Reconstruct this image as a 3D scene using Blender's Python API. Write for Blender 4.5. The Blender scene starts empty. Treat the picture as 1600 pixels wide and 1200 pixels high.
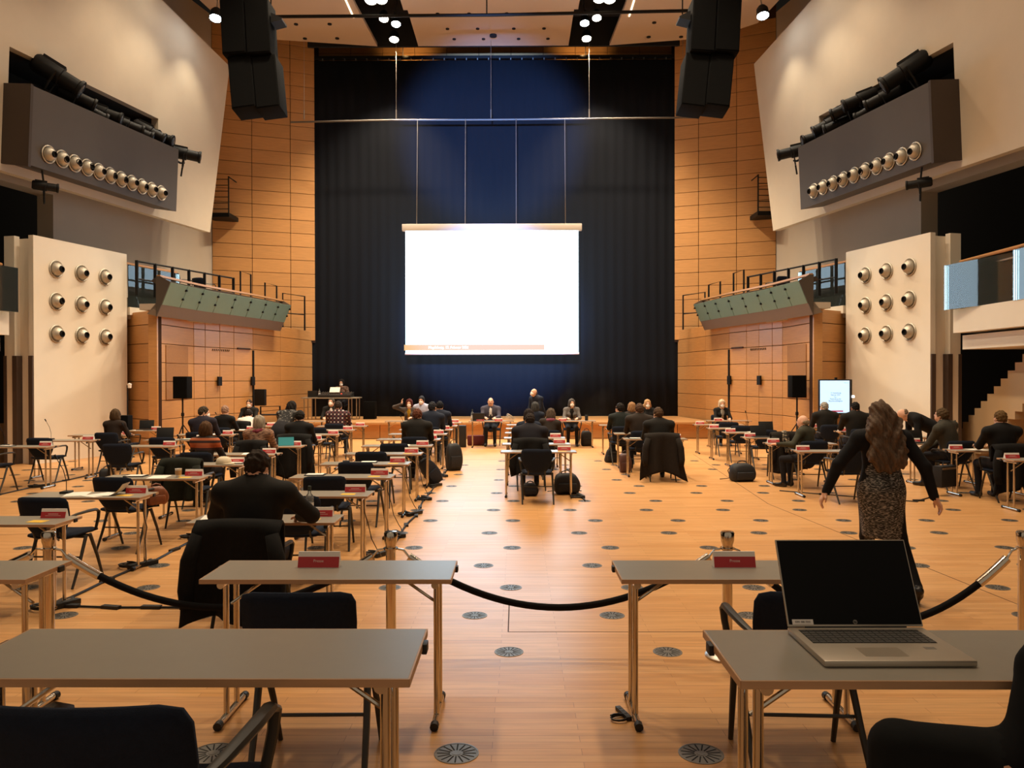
import bpy, bmesh, math, random
import numpy as np
from mathutils import Vector, Matrix, Euler
R = math.radians
random.seed(7); RNG = np.random.default_rng(7)
S = bpy.context.scene
COL = S.collection

# ------------------------------------------------------------------ camera, world, lights, exposure
CX, CZ = 0.81, 1.9                       # the photographer stands right of the hall's centre line
cam_d = bpy.data.cameras.new('camera'); cam = bpy.data.objects.new('camera', cam_d); COL.objects.link(cam)
cam.location = (CX, 0, CZ); cam.rotation_euler = (R(90 - 0.4125), R(0.10), R(0.367))
cam_d.sensor_width = 36; cam_d.lens = 36 * 1250 / 1600; cam_d.clip_start = .05; cam_d.clip_end = 200
S.camera = cam
S.view_settings.view_transform = 'Standard'; S.view_settings.look = 'None'
S.view_settings.gamma = 1; S.view_settings.use_curve_mapping = False
S.view_settings.exposure = 0.16
W = bpy.data.worlds.new('world'); S.world = W; W.use_nodes = True
W.node_tree.nodes['Background'].inputs[0].default_value = (1, .80, .58, 1)
W.node_tree.nodes['Background'].inputs[1].default_value = .30

WARM = (1, .80, .56); COOL = (.85, .93, 1)
def spot(loc, aim, watts, size=100, blend=.6, col=WARM, rad=.12):
    d = bpy.data.lights.new('lamp_light', 'SPOT'); d.energy = watts; d.color = col
    d.spot_size = R(size); d.spot_blend = blend; d.shadow_soft_size = rad
    o = bpy.data.objects.new('lamp_light', d); COL.objects.link(o); o.location = loc
    o.rotation_euler = (Vector(aim) - Vector(loc)).to_track_quat('-Z', 'Y').to_euler()
    return o
# the hall's own ceiling lamps: two inner troughs and two outer ones; the tower spots are added
for sx in (-1, 1):
    for y, w in ((7.5, 980), (10.5, 1400), (13.5, 1350), (16.5, 1350), (19.5, 1350), (22.0, 1300)):
        spot((sx*3.35, y, 13.3), (sx*3.2, y+.6, 0), w, 95, .7, rad=.3)
    for y in (24.4, 25.75, 27.4):
        spot((sx*3.3, y, 13.2), (sx*4.6, y+.4, 0), 1900, 95, .7, rad=.12)
    for y, w in ((8, 340), (12, 430), (16, 420), (20, 420)):
        spot((sx*7.6, y, 13.0), (sx*8.6, y+.3, 3), w, 110, .8, rad=.3)
    for y, w in ((12.6, 1300), (14.4, 1300)): spot((-sx*3.3, y, 13.3), (sx*9.3, y+5.5, 2.2), w, 44, .9, rad=.2)   # added spots, aimed across to brighten the towers
    spot((sx*7.95, 23.3, 12.3), (sx*8.6, 23.45, 7.5), 260, 75, .8, (1, .85, .62), .06)
    spot((sx*8.1, 21.6, 12.6), (sx*9.1, 21.5, 5), 200, 80, .8, (1, .85, .62), .06)
    spot((sx*3.2, 28.75, 13.6), (sx*3.2, 29.95, 14.1), 60, 100, .9, (1, .62, .25), .06)
# projector light spilling on the curtain around the screen
for z, w in ((10.6, 85000), (3.9, 85000)): spot((0, 3.0, 6.2), (-.05, 29, z), w, 16.5, .6, (.18, .40, 1), .3)

# ------------------------------------------------------------------ materials
def lin(h):
    h = h.lstrip('#'); c = [int(h[i:i+2], 16)/255 for i in (0, 2, 4)]
    return tuple(x/12.92 if x <= .04045 else ((x+.055)/1.055)**2.4 for x in c)
MATS = {}
def M(name, col, rough=.5, metal=0, noise=0, scale=6, stretch=(1, 1, 1), bump=0, bscale=80, emit=0, spec=.5, rand=0, alpha=None, trans=0):
    if name in MATS: return MATS[name]
    m = bpy.data.materials.new(name); m.use_nodes = True; nt = m.node_tree; N = nt.nodes; L = nt.links
    b = N['Principled BSDF']; c = lin(col) if isinstance(col, str) else col
    b.inputs['Base Color'].default_value = (*c, 1); b.inputs['Roughness'].default_value = rough
    b.inputs['Metallic'].default_value = metal; b.inputs['Specular IOR Level'].default_value = spec
    if trans: b.inputs['Transmission Weight'].default_value = trans
    tc = N.new('ShaderNodeTexCoord')
    if noise or rand:
        mix = N.new('ShaderNodeHueSaturation'); mix.inputs['Color'].default_value = (*c, 1)
        mp = N.new('ShaderNodeMapping'); mp.inputs['Scale'].default_value = stretch
        L.new(tc.outputs['Object'], mp.inputs['Vector'])
        nz = N.new('ShaderNodeTexNoise'); nz.inputs['Scale'].default_value = scale; nz.inputs['Detail'].default_value = 5
        L.new(mp.outputs[0], nz.inputs['Vector'])
        mr = N.new('ShaderNodeMapRange'); mr.inputs[1].default_value = .25; mr.inputs[2].default_value = .75
        mr.inputs[3].default_value = 1-noise; mr.inputs[4].default_value = 1+noise
        L.new(nz.outputs[0], mr.inputs[0])
        if rand:
            oi = N.new('ShaderNodeObjectInfo'); m2 = N.new('ShaderNodeMapRange')
            m2.inputs[3].default_value = 1-rand; m2.inputs[4].default_value = 1+rand
            L.new(oi.outputs['Random'], m2.inputs[0])
            mu = N.new('ShaderNodeMath'); mu.operation = 'MULTIPLY'
            L.new(mr.outputs[0], mu.inputs[0]); L.new(m2.outputs[0], mu.inputs[1]); L.new(mu.outputs[0], mix.inputs['Value'])
            ad = N.new('ShaderNodeVectorMath'); ad.operation = 'ADD'
            sc = N.new('ShaderNodeVectorMath'); sc.operation = 'SCALE'; sc.inputs['Scale'].default_value = 40
            L.new(oi.outputs['Random'], sc.inputs[0]); L.new(mp.outputs[0], ad.inputs[0]); L.new(sc.outputs[0], ad.inputs[1])
            L.new(ad.outputs[0], nz.inputs['Vector'])
        else: L.new(mr.outputs[0], mix.inputs['Value'])
        L.new(mix.outputs[0], b.inputs['Base Color'])
    if bump:
        n2 = N.new('ShaderNodeTexNoise'); n2.inputs['Scale'].default_value = bscale; n2.inputs['Detail'].default_value = 3
        L.new(tc.outputs['Object'], n2.inputs['Vector'])
        bp = N.new('ShaderNodeBump'); bp.inputs['Strength'].default_value = bump; bp.inputs['Distance'].default_value = .01
        L.new(n2.outputs[0], bp.inputs['Height']); L.new(bp.outputs[0], b.inputs['Normal'])
    if emit:
        b.inputs['Emission Color'].default_value = (*c, 1); b.inputs['Emission Strength'].default_value = emit
    MATS[name] = m; return m

def glass_mat(name, tint, base=.02):
    m = bpy.data.materials.new(name); m.use_nodes = True; nt = m.node_tree; N = nt.nodes; L = nt.links
    for n in list(N): N.remove(n)
    out = N.new('ShaderNodeOutputMaterial'); mix = N.new('ShaderNodeMixShader')
    tr = N.new('ShaderNodeBsdfTransparent'); tr.inputs[0].default_value = (*tint, 1)
    gl = N.new('ShaderNodeBsdfGlossy'); gl.inputs['Roughness'].default_value = .02
    fr = N.new('ShaderNodeFresnel'); fr.inputs[0].default_value = 1.55
    L.new(fr.outputs[0], mix.inputs[0]); L.new(tr.outputs[0], mix.inputs[1]); L.new(gl.outputs[0], mix.inputs[2]); df = N.new('ShaderNodeBsdfDiffuse'); df.inputs[0].default_value = (.85, .9, .92, 1); m2 = N.new('ShaderNodeMixShader'); m2.inputs[0].default_value = base
    L.new(mix.outputs[0], m2.inputs[1]); L.new(df.outputs[0], m2.inputs[2]); L.new(m2.outputs[0], out.inputs[0])
    MATS[name] = m; return m

def parquet():
    m = bpy.data.materials.new('maple_parquet'); m.use_nodes = True; nt = m.node_tree; N = nt.nodes; L = nt.links
    b = N['Principled BSDF']; tc = N.new('ShaderNodeTexCoord')
    br = N.new('ShaderNodeTexBrick'); br.offset = .37; br.inputs['Scale'].default_value = 1
    br.inputs['Brick Width'].default_value = 1.1; br.inputs['Row Height'].default_value = .065
    br.inputs['Mortar Size'].default_value = .0012; br.inputs['Mortar Smooth'].default_value = .3; br.inputs['Bias'].default_value = 0
    br.inputs['Color1'].default_value = (*lin('#d3a069'), 1); br.inputs['Color2'].default_value = (*lin('#c58f58'), 1)
    br.inputs['Mortar'].default_value = (*lin('#8d6238'), 1)
    L.new(tc.outputs['Object'], br.inputs['Vector'])
    mp = N.new('ShaderNodeMapping'); mp.inputs['Scale'].default_value = (1.2, 16, 1); L.new(tc.outputs['Object'], mp.inputs['Vector'])
    nz = N.new('ShaderNodeTexNoise'); nz.inputs['Scale'].default_value = 2.2; nz.inputs['Detail'].default_value = 6; L.new(mp.outputs[0], nz.inputs['Vector'])
    hs = N.new('ShaderNodeHueSaturation'); mr = N.new('ShaderNodeMapRange'); mr.inputs[1].default_value = .3; mr.inputs[2].default_value = .7
    mr.inputs[3].default_value = .86; mr.inputs[4].default_value = 1.1
    L.new(nz.outputs[0], mr.inputs[0]); L.new(mr.outputs[0], hs.inputs['Value']); L.new(br.outputs['Color'], hs.inputs['Color'])
    n3 = N.new('ShaderNodeTexNoise'); n3.inputs['Scale'].default_value = .7; L.new(tc.outputs['Object'], n3.inputs['Vector'])
    m3 = N.new('ShaderNodeMapRange'); m3.inputs[3].default_value = .27; m3.inputs[4].default_value = .42
    L.new(n3.outputs[0], m3.inputs[0]); L.new(m3.outputs[0], b.inputs['Roughness'])
    L.new(hs.outputs[0], b.inputs['Base Color']); b.inputs['Specular IOR Level'].default_value = .38
    MATS['parquet'] = m; return m

def pattern_mat(name, kind, cols):
    """woven garments: plaid / yoke stripes / flecked knit"""
    m = bpy.data.materials.new(name); m.use_nodes = True; nt = m.node_tree; N = nt.nodes; L = nt.links
    b = N['Principled BSDF']; b.inputs['Roughness'].default_value = .9; tc = N.new('ShaderNodeTexCoord')
    cols = [lin(c) for c in cols]
    if kind == 'plaid':
        w = []
        for ax in ('X', 'Z'):
            t = N.new('ShaderNodeTexWave'); t.bands_direction = ax; t.inputs['Scale'].default_value = 3.6
            L.new(tc.outputs['Object'], t.inputs['Vector']); r = N.new('ShaderNodeMath'); r.operation = 'GREATER_THAN'; r.inputs[1].default_value = .72
            L.new(t.outputs['Fac'], r.inputs[0]); w.append(r)
        a = N.new('ShaderNodeMath'); a.operation = 'ADD'; L.new(w[0].outputs[0], a.inputs[0]); L.new(w[1].outputs[0], a.inputs[1])
        dv = N.new('ShaderNodeMath'); dv.operation = 'MULTIPLY'; dv.inputs[1].default_value = .5; L.new(a.outputs[0], dv.inputs[0]); f = dv.outputs[0]
    elif kind == 'stripes':
        sp = N.new('ShaderNodeSeparateXYZ'); L.new(tc.outputs['Object'], sp.inputs[0])
        mr = N.new('ShaderNodeMapRange'); mr.inputs[1].default_value = .80; mr.inputs[2].default_value = 1.10; L.new(sp.outputs[2], mr.inputs[0]); f = mr.outputs[0]
    else:
        mp = N.new('ShaderNodeMapping'); mp.inputs['Scale'].default_value = (1, 1, 4); L.new(tc.outputs['Object'], mp.inputs[0])
        nz = N.new('ShaderNodeTexNoise'); nz.inputs['Scale'].default_value = 42 if kind == 'fleck' else 16; nz.inputs['Detail'].default_value = 2
        L.new(mp.outputs[0], nz.inputs['Vector']); mr = N.new('ShaderNodeMapRange'); mr.inputs[1].default_value = .38; mr.inputs[2].default_value = .66
        L.new(nz.outputs[0], mr.inputs[0]); f = mr.outputs[0]
    cr = N.new('ShaderNodeValToRGB'); cr.color_ramp.interpolation = 'CONSTANT' if kind in ('plaid', 'stripes') else 'LINEAR'
    e = cr.color_ramp.elements
    while len(e) < len(cols): e.new(.5)
    for i, c in enumerate(cols):
        e[i].position = i/len(cols) if kind in ('plaid', 'stripes') else i/(len(cols)-1); e[i].color = (*c, 1)
    L.new(f, cr.inputs[0]); L.new(cr.outputs[0], b.inputs['Base Color']); MATS[name] = m; return m

PARQUET = parquet()
MAPLE_D = M('stage_maple', '#b98a58', .4, noise=.14, scale=3, stretch=(1, 12, 12), rand=.04)
PANEL = M('cherry_veneer', '#bf8b54', .42, noise=.10, scale=2.5, stretch=(1.2, 1.2, 14), rand=.07)
JOINT = M('dark_joint', '#3a2010', .8)
WHITE = M('white_plaster', '#e6dccb', .75, noise=.02, scale=2); SLABM = M('dimmed_white_plaster', '#c9bba6', .75, noise=.03, scale=2)  # slabs: white plaster toned darker, standing in for weaker light on them
GREYW = M('grey_plaster', '#b8ac9c', .8, noise=.03, scale=1.5)
GREYB = M('grey_coated_metal', '#4e4742', .6, noise=.03, scale=3)
BROWNG = M('brown_grey_metal', '#7a6a5c', .55, noise=.03, scale=3)
VOID = M('black_void', '#0b0a0c', .95)
CEIL = M('ceiling_plaster', '#c9b6a2', .8, noise=.02, scale=1)
TROUGH = M('trough_black', '#17191d', .9)
CURTAIN = M('black_velvet', '#0f1219', .95, noise=.08, scale=3, stretch=(4, 4, .3), spec=.2)
BLACKM = M('black_metal', '#100f0f', .55, spec=.25)
BLACKP = M('black_plastic', '#111112', .55)
SPK = M('speaker_black', '#0a0a0a', .8, spec=.08, bump=.2, bscale=200)
CHROME = M('chrome', '#c9c0b2', .16, 1)
STEEL = M('brushed_steel', '#b5ada2', .38, 1)
LAMIN = M('grey_laminate', '#8f887b', .36, noise=.02, scale=20)
BEECH = M('beech_edge', '#b9906a', .5, noise=.08, scale=8, stretch=(1, 8, 8))
FABRIC = M('navy_fabric', '#161d2b', .95, noise=.15, scale=60, bump=.25, bscale=400, spec=.25)
CHLEG = M('charcoal_lacquer', '#2c2924', .45)
PADBLUE = M('blue_seat_pad', '#1a2230', .9, spec=.25)
RED = M('red_card', '#b82c30', .55)
CARDW = M('white_card', '#f0e6dc', .55)
LETW = M('pale_lettering', '#e7c9c2', .6)
PAPER = M('paper', '#ece6da', .7)
YELLOW = M('yellow_slip', '#e8b93a', .6)
SKIN = M('skin', '#d8a78b', .55); SKIND = M('skin_tanned', '#a87156', .55)
EYE = M('eye_dark', '#1c120d', .3); LIP = M('lip', '#9a5549', .5)
MASKM = M('mask_white', '#e9e4dc', .7)
SHOE = M('shoe_black', '#120f0e', .4)
RAILW = M('rail_beech', '#c08a55', .4, noise=.08, scale=6, stretch=(1, 1, 8))
GLASS = glass_mat('clear_glass', (.82, .92, .88)); GREENG = M('green_frosted_glass', '#7d9a8c', .28, noise=.04, scale=4)
BOTTLE = glass_mat('bottle_glass', (.93, .96, .97), .14)
VENT = M('vent_metal', '#77736c', .42, .6); VENTD = M('vent_slot_dark', '#1b1814', .9)
ROPE = M('velvet_rope', '#0e0d0e', .95, spec=.2)
CABLE = M('cable_black', '#0d0c0b', .5)
LAPS = M('laptop_silver', '#b3a898', .35, .4); LAPK = M('laptop_key', '#38342f', .5); LAPB = M('laptop_screen', '#040404', .5, spec=.15)
LAMP = M('lamp_lens', (1, .88, .68), .3, emit=60); LAMPC = M('lamp_lens_cool', (.8, .92, 1), .3, emit=60)
SCREEN = M('projected_white', (.60, .84, 1), .6, emit=5.0); ORANGE = M('projected_orange', (1, .56, .15), .6, emit=.80)
for _m in ('projected_white', 'projected_orange'): MATS[_m].node_tree.nodes['Principled BSDF'].inputs['Base Color'].default_value = (.04, .04, .04, 1)
BLUEG = M('display_blue', (.48, .72, 1), .4, emit=.95); DISPT = M('display_text', (.10, .13, .22), .5); DISPR = M('display_red', (.45, .02, .06), .5, emit=.4)

# ------------------------------------------------------------------ object helpers
def tag(o, label=None, cat=None, group=None, kind=None):
    if label: o['label'] = label
    if cat: o['category'] = cat
    if group: o['group'] = group
    if kind: o['kind'] = kind
    return o
def thing(name, label, cat, loc=(0, 0, 0), rz=0, group=None):
    o = bpy.data.objects.new(name, None); COL.objects.link(o); o.empty_display_size = .1
    o.location = loc; o.rotation_euler = (0, 0, rz); return tag(o, label, cat, group)
def link(name, mesh, parent=None, loc=(0, 0, 0), rz=0, mat=None):
    o = bpy.data.objects.new(name, mesh); COL.objects.link(o); o.location = loc
    if isinstance(rz, (int, float)): o.rotation_euler = (0, 0, rz)
    else: o.rotation_euler = rz
    if parent: o.parent = parent
    return o
def dup(root, loc, rz=0, label=None, group=None):
    r = root.copy(); COL.objects.link(r); r.location = loc; r.rotation_euler = (0, 0, rz)
    if label: r['label'] = label
    if group: r['group'] = group
    for ch in root.children:
        c = ch.copy(); COL.objects.link(c); c.parent = r
        for g in ch.children:
            d = g.copy(); COL.objects.link(d); d.parent = c
    return r
def at(px, py, y):
    """the point at depth y that lies on the sight line through photo pixel px,py"""
    return Vector((CX+(px-808)*y/1250, y, CZ-(py-591)*y/1250))
class MB:
    def __init__(s): s.v = []; s.f = []; s.m = []
    def add(s, v, f, mat=0):
        n = len(s.v); s.v += [tuple(p) for p in v]; s.f += [tuple(i+n for i in q) for q in f]; s.m += [mat]*len(f); return s
    def box(s, c, d, mat=0, rot=None):
        x, y, z = d[0]/2, d[1]/2, d[2]/2
        v = [Vector(p) for p in ((-x,-y,-z),(x,-y,-z),(x,y,-z),(-x,y,-z),(-x,-y,z),(x,-y,z),(x,y,z),(-x,y,z))]
        if rot is not None: v = [rot @ p for p in v]
        return s.add([p+Vector(c) for p in v], [(0,3,2,1),(4,5,6,7),(0,1,5,4),(1,2,6,5),(2,3,7,6),(3,0,4,7)], mat)
    def rbox(s, c, d, r=.01, mat=0, rot=None, seg=2):
        bm = bmesh.new(); bmesh.ops.create_cube(bm, size=1)
        for v in bm.verts: v.co = Vector((v.co.x*d[0], v.co.y*d[1], v.co.z*d[2]))
        bmesh.ops.bevel(bm, geom=bm.edges[:], offset=r, segments=seg, profile=.6, affect='EDGES')
        bm.verts.index_update(); v = [p.co.copy() for p in bm.verts]
        if rot is not None: v = [rot @ p for p in v]
        f = [[q.index for q in p.verts] for p in bm.faces]; bm.free()
        return s.add([p+Vector(c) for p in v], f, mat)
    def path(s, pts, r, n=8, mat=0, caps=True, flat=1):
        pts = [Vector(p) for p in pts]; rr = r if isinstance(r, (list, tuple)) else [r]*len(pts)
        up = None; v = []
        for i, p in enumerate(pts):
            t = (pts[min(i+1, len(pts)-1)] - pts[max(i-1, 0)])
            t = t.normalized() if t.length > 1e-9 else Vector((0, 0, 1))
            if up is None: up = t.orthogonal().normalized() if abs(t.z) > .95 else Vector((0, 0, 1)).cross(t).normalized()
            a = (up - t*up.dot(t)); a = a.normalized() if a.length > 1e-6 else t.orthogonal().normalized(); up = a; b = t.cross(a)
            for k in range(n):
                w = 2*math.pi*k/n; v.append(p + (a*math.cos(w) + b*math.sin(w)*flat)*rr[i])
        f = [(i*n+k, i*n+(k+1)%n, (i+1)*n+(k+1)%n, (i+1)*n+k) for i in range(len(pts)-1) for k in range(n)]
        if caps: f += [tuple(range(n-1, -1, -1)), tuple((len(pts)-1)*n+k for k in range(n))]
        return s.add(v, f, mat)
    def lathe(s, prof, n=16, mat=0, c=(0, 0, 0), rot=None, caps=True):
        v = []
        for r, z in prof:
            for k in range(n):
                w = 2*math.pi*k/n; v.append(Vector((r*math.cos(w), r*math.sin(w), z)))
        if rot is not None: v = [rot @ p for p in v]
        v = [p+Vector(c) for p in v]; m = len(prof)
        f = [(i*n+k, i*n+(k+1)%n, (i+1)*n+(k+1)%n, (i+1)*n+k) for i in range(m-1) for k in range(n)]
        if caps: f += [tuple(range(n-1, -1, -1)), tuple((m-1)*n+k for k in range(n))]
        return s.add(v, f, mat)
    def prism(s, poly, h, axis='x', mat=0):
        """poly of 2-D points in the plane across axis, extruded from h[0] to h[1]"""
        def P(a, b, t): return (t, a, b) if axis == 'x' else ((a, t, b) if axis == 'y' else (a, b, t))
        n = len(poly); v = [P(a, b, h[0]) for a, b in poly] + [P(a, b, h[1]) for a, b in poly]
        return s.add(v, [tuple(range(n)), tuple(range(2*n-1, n-1, -1))] + [(i, i+n, (i+1)%n+n, (i+1)%n) for i in range(n)], mat)
    def mesh(s, name, mats, smooth=True, sharp=.7):
        me = bpy.data.meshes.new(name); me.from_pydata(s.v, [], s.f)
        for m in (mats if isinstance(mats, (list, tuple)) else [mats]): me.materials.append(m)
        me.polygons.foreach_set('material_index', s.m)
        bm = bmesh.new(); bm.from_mesh(me); bmesh.ops.recalc_face_normals(bm, faces=bm.faces[:]); bm.to_mesh(me); bm.free()
        if smooth:
            me.polygons.foreach_set('use_smooth', [True]*len(me.polygons)); me.set_sharp_from_angle(angle=sharp)
        me.update(); return me
    def obj(s, name, mats, parent=None, loc=(0, 0, 0), rz=0, smooth=True, sharp=.7):
        return link(name, s.mesh(name, mats, smooth, sharp), parent, loc, rz)
def struct(o): o['kind'] = 'structure'; return o
def rot_to(d, up=(0, 0, 1)):
    return Vector(d).to_track_quat('Z', 'Y').to_matrix()
def text_mesh(body, size, mat, align='CENTER'):
    cu = bpy.data.curves.new('lettering', 'FONT'); cu.body = body; cu.size = size; cu.align_x = align; cu.align_y = 'CENTER'; cu.extrude = .0004; cu.resolution_u = 2
    o = bpy.data.objects.new('tmp', cu); COL.objects.link(o)
    dg = bpy.context.evaluated_depsgraph_get(); me = bpy.data.meshes.new_from_object(o.evaluated_get(dg))
    bpy.data.objects.remove(o); me.materials.clear(); me.materials.append(mat); return me
ORD = ['first', 'second', 'third', 'fourth', 'fifth', 'sixth', 'seventh', 'eighth', 'ninth', 'tenth', 'eleventh', 'twelfth']
# ------------------------------------------------------------------ floor and the two steps under the camera
Z1, Z2 = .21, .413
fl = struct(MB().box((0, 17.1, -.1), (29, 25.74, .2)).obj('floor', PARQUET))
st1 = struct(MB().box((0, 3.55, Z1/2), (29, 1.36, Z1)).obj('floor', PARQUET))
st2 = struct(MB().box((0, -.1, Z2/2), (29, 5.94, Z2)).obj('floor', PARQUET))
def vent_mesh():
    m = MB(); m.lathe([(.101, 0), (.101, .0022), (.094, .003), (.094, .0012)], 28, 0, caps=False)
    m.lathe([(.093, .0016), (.0001, .0016)], 28, 0, caps=False)
    for k in range(16):
        a = 2*math.pi*k/16; r = Matrix.Rotation(a, 3, 'Z')
        m.box(r @ Vector((.059, 0, .0018)), (.058, .0065, .0012), 1, r)
    m.lathe([(.02, .0016), (.02, .003), (.0001, .003)], 12, 0, caps=False)
    return m.mesh('floor_vent', [VENT, VENTD])
VM = vent_mesh()
for n in range(16):
    y = 5.54+.853*n; off = .75 if n % 2 == 0 else .467
    for k in range(-9, 9):
        x = off+1.1*k
        if abs((x-CX)*1250/y) < 830: link('floor_vent', VM, fl, (x, y, 0), random.random()*.3)
for k in range(-2, 4): link('floor_vent', VM, st1, (.534+1.1*k, 3.59, Z1), .1*k)
for a, b in (((4.59, 12.06), (5.02, 6.4)), ((4.59, 12.06), (5.2, 20)), ((.74, 5.98), (.74, 6.7)), ((.74, 5.98), (2.2, 5.98)), ((-6.5, 18.7), (6.5, 18.7)), ((-8, 9.2), (-3, 10.2))):
    a, b = Vector(a), Vector(b); d = b-a
    MB().box((0, 0, .0004), (d.length, .009, .0009)).obj('floor_joint', JOINT, fl, ((a+b)/2).to_3d(), math.atan2(d.y, d.x))

# ------------------------------------------------------------------ stage
stage = thing('stage', 'low wooden stage platform in front of the black curtain', 'stage', (0, 25, 0))
MB().prism([(-7.05, -.05), (7.05, -.05), (6.5, 4.85), (-6.5, 4.85)], (.46, .52), 'z').obj('stage_top', MAPLE_D, stage)
MB().prism([(-7.0, .14), (7.0, .14), (6.4, 4.8), (-6.4, 4.8)], (0, .44), 'z').obj('stage_base', JOINT, stage)
pm = MB().box((0, 0, 0), (1.15, .03, .44)).mesh('front_panel', PANEL)
for k in range(12): link('front_panel', pm, stage, (-6.42+1.167*k, .12, .235))

# ------------------------------------------------------------------ panelled wooden walls
PCACHE = {}
def panel(parent, a, b, z0, z1, mat=PANEL, name='wall_panel', gap=.016, push=0.0, th=.03):
    a, b = Vector(a), Vector(b); d = b-a; L = d.length; key = (round(L, 3), round(z1-z0, 3), mat.name, name, th)
    if key not in PCACHE: PCACHE[key] = MB().rbox((0, 0, 0), (L-gap, th, z1-z0-gap), .005, 0, None, 1).mesh(name, mat, False)
    nrm = Vector((d.y, -d.x)).normalized(); c = (a+b)/2 + nrm*push
    return link(name, PCACHE[key], parent, (c.x, c.y, (z0+z1)/2), math.atan2(d.y, d.x))
def backing(name, pts, z0, z1, th=.1, mat=JOINT, off=.02, sx=1, away=False):
    m = MB()
    for a, b in zip(pts, pts[1:]):
        a, b = Vector(a), Vector(b); d = (b-a).normalized(); nrm = Vector((-d.y, d.x))*sx
        if nrm.x*a.x < 0 and abs(a.x) > 4: nrm = -nrm
        if away and nrm.y < 0: nrm = -nrm
        p = [a+nrm*off, b+nrm*off, b+nrm*(off+th), a+nrm*(off+th)]
        m.prism([tuple(q) for q in p], (z0, z1), 'z')
    return struct(m.obj(name, mat, smooth=False))
LOW = [(242, 19.9), (301, 21.9), (319, 22.35), (342, 22.95), (364, 23.6), (394, 24.5), (437, 26.4), (487, 29.0)]
def lowpt(px, y): return (CX+(px-808)*y/1250, y)
lowpts = [lowpt(*p) for p in LOW]
ROWS = [0, .39, .87, 1.35, 1.83, 2.31, 2.79, 3.27, 3.62]
uppts = [(-9.75, 27.7), (-8.53, 28.2), (-7.3, 28.65), (-6.5, 28.95)]
UROWS = [3.27+.48*k for k in range(24)]
VEN2 = M('brown_acoustic_veneer', '#9a6a38', .6, noise=.1, scale=30)
slotm = MB()
for k in range(10):
    slotm.prism([(k*.082-.37, -.03), (k*.082-.34, -.03), (k*.082-.31, .03), (k*.082-.34, .03)], (-.004, .004), 'y')
slotm = slotm.mesh('vent_slots', VOID)
for sx, side in ((-1, 'left'), (1, 'right')):
    P = [(-sx*x if sx > 0 else x, y) for x, y in lowpts]
    w = backing('wall_'+side, P, 0, 3.6)
    for i, (a, b) in enumerate(zip(P, P[1:])):
        if sx > 0: a, b = b, a
        for z0, z1 in zip(ROWS, ROWS[1:]):
            door = 2 <= i <= 4 and z1 <= 2.8
            panel(w, a, b, z0, z1)
            if i == 0 and 1.3 < z0 < 2.5: pass
    # brown acoustic inset beside the corner
    a, b = Vector(P[0]), Vector(P[1]); q0 = a.lerp(b, .22); q1 = a.lerp(b, .82)
    for k in range(3):
        panel(w, q0 if sx < 0 else q1, q1 if sx < 0 else q0, 1.36+.47*k, 1.83+.47*k, VEN2, 'acoustic_panel', push=.02)
    # end face of the wooden block, turned to the hall
    q = (P[0][0]+sx*2.6, 22.0)
    w2 = backing('wall_'+side, [P[0], q], 0, 3.6, off=.05, away=True)
    for z0, z1 in zip(ROWS, ROWS[1:]):
        m0 = Vector(P[0]).lerp(Vector(q), .5)
        for e, f in ((Vector(P[0]), m0), (m0, Vector(q))): panel(w2, e if sx > 0 else f, f if sx > 0 else e, z0, z1)
    MB().rbox((P[0][0]+sx*.07, P[0][1]+.09, 1.8), (.22, .22, 3.6), .01).obj('corner_post', PANEL, w)
    # upper rear wall
    U = [(-sx*x if sx > 0 else x, y) for x, y in uppts]
    w3 = backing('wall_'+side, U, 3.2, 14.9)
    for a, b in zip(U, U[1:]):
        if sx > 0: a, b = b, a
        for z0, z1 in zip(UROWS, UROWS[1:]): panel(w3, a, b, z0, z1)
    # double door in the lower wall: leaf edge, handles, slotted vent above
    d1 = Vector(P[2]); d2 = Vector(P[3]); d3 = Vector(P[5]); dm = Vector(P[4])
    ang = math.atan2((d3-d1).y, (d3-d1).x)
    dr = thing('door_1' if sx < 0 else 'door_2', None, None); struct(dr)
    inn = Vector((-sx, 0))
    for q in (d2, d3):
        MB().box((0, 0, 0), (.16, .05, .26)).obj('door_handle', BLACKM, dr, ((q.x-sx*.04), q.y-.1, 1.83), ang)
    gp = d3 if sx < 0 else d1
    MB().box((0, 0, 0), (.05, .06, 2.75)).obj('door_gap', VOID, dr, (d3.x-sx*.02, d3.y-.02, 1.39), ang)
    MB().box((0, 0, 0), (.62, .06, .045)).obj('door_header', JOINT, dr, ((d3.x+dm.x)/2-sx*.02, (d3.y+dm.y)/2-.02, 2.80), ang)
    sm = (d1+dm)/2
    link('vent_slots', slotm, w, (sm.x-sx*.03, sm.y-.02, 2.72), ang)
    if sx > 0: link('vent_slots', slotm, w, ((d3.x+dm.x)/2+.25, (d3.y+dm.y)/2, 2.72), ang)
bw = struct(MB().box((0, 30.1, 7.6), (14, .2, 15.2)).obj('wall_back', JOINT))
for k in range(11):
    for z0 in (13.1, 13.58, 14.06): panel(bw, (-6.6+1.2*k, 29.98), (-5.4+1.2*k, 29.98), z0, z0+.48)

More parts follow.
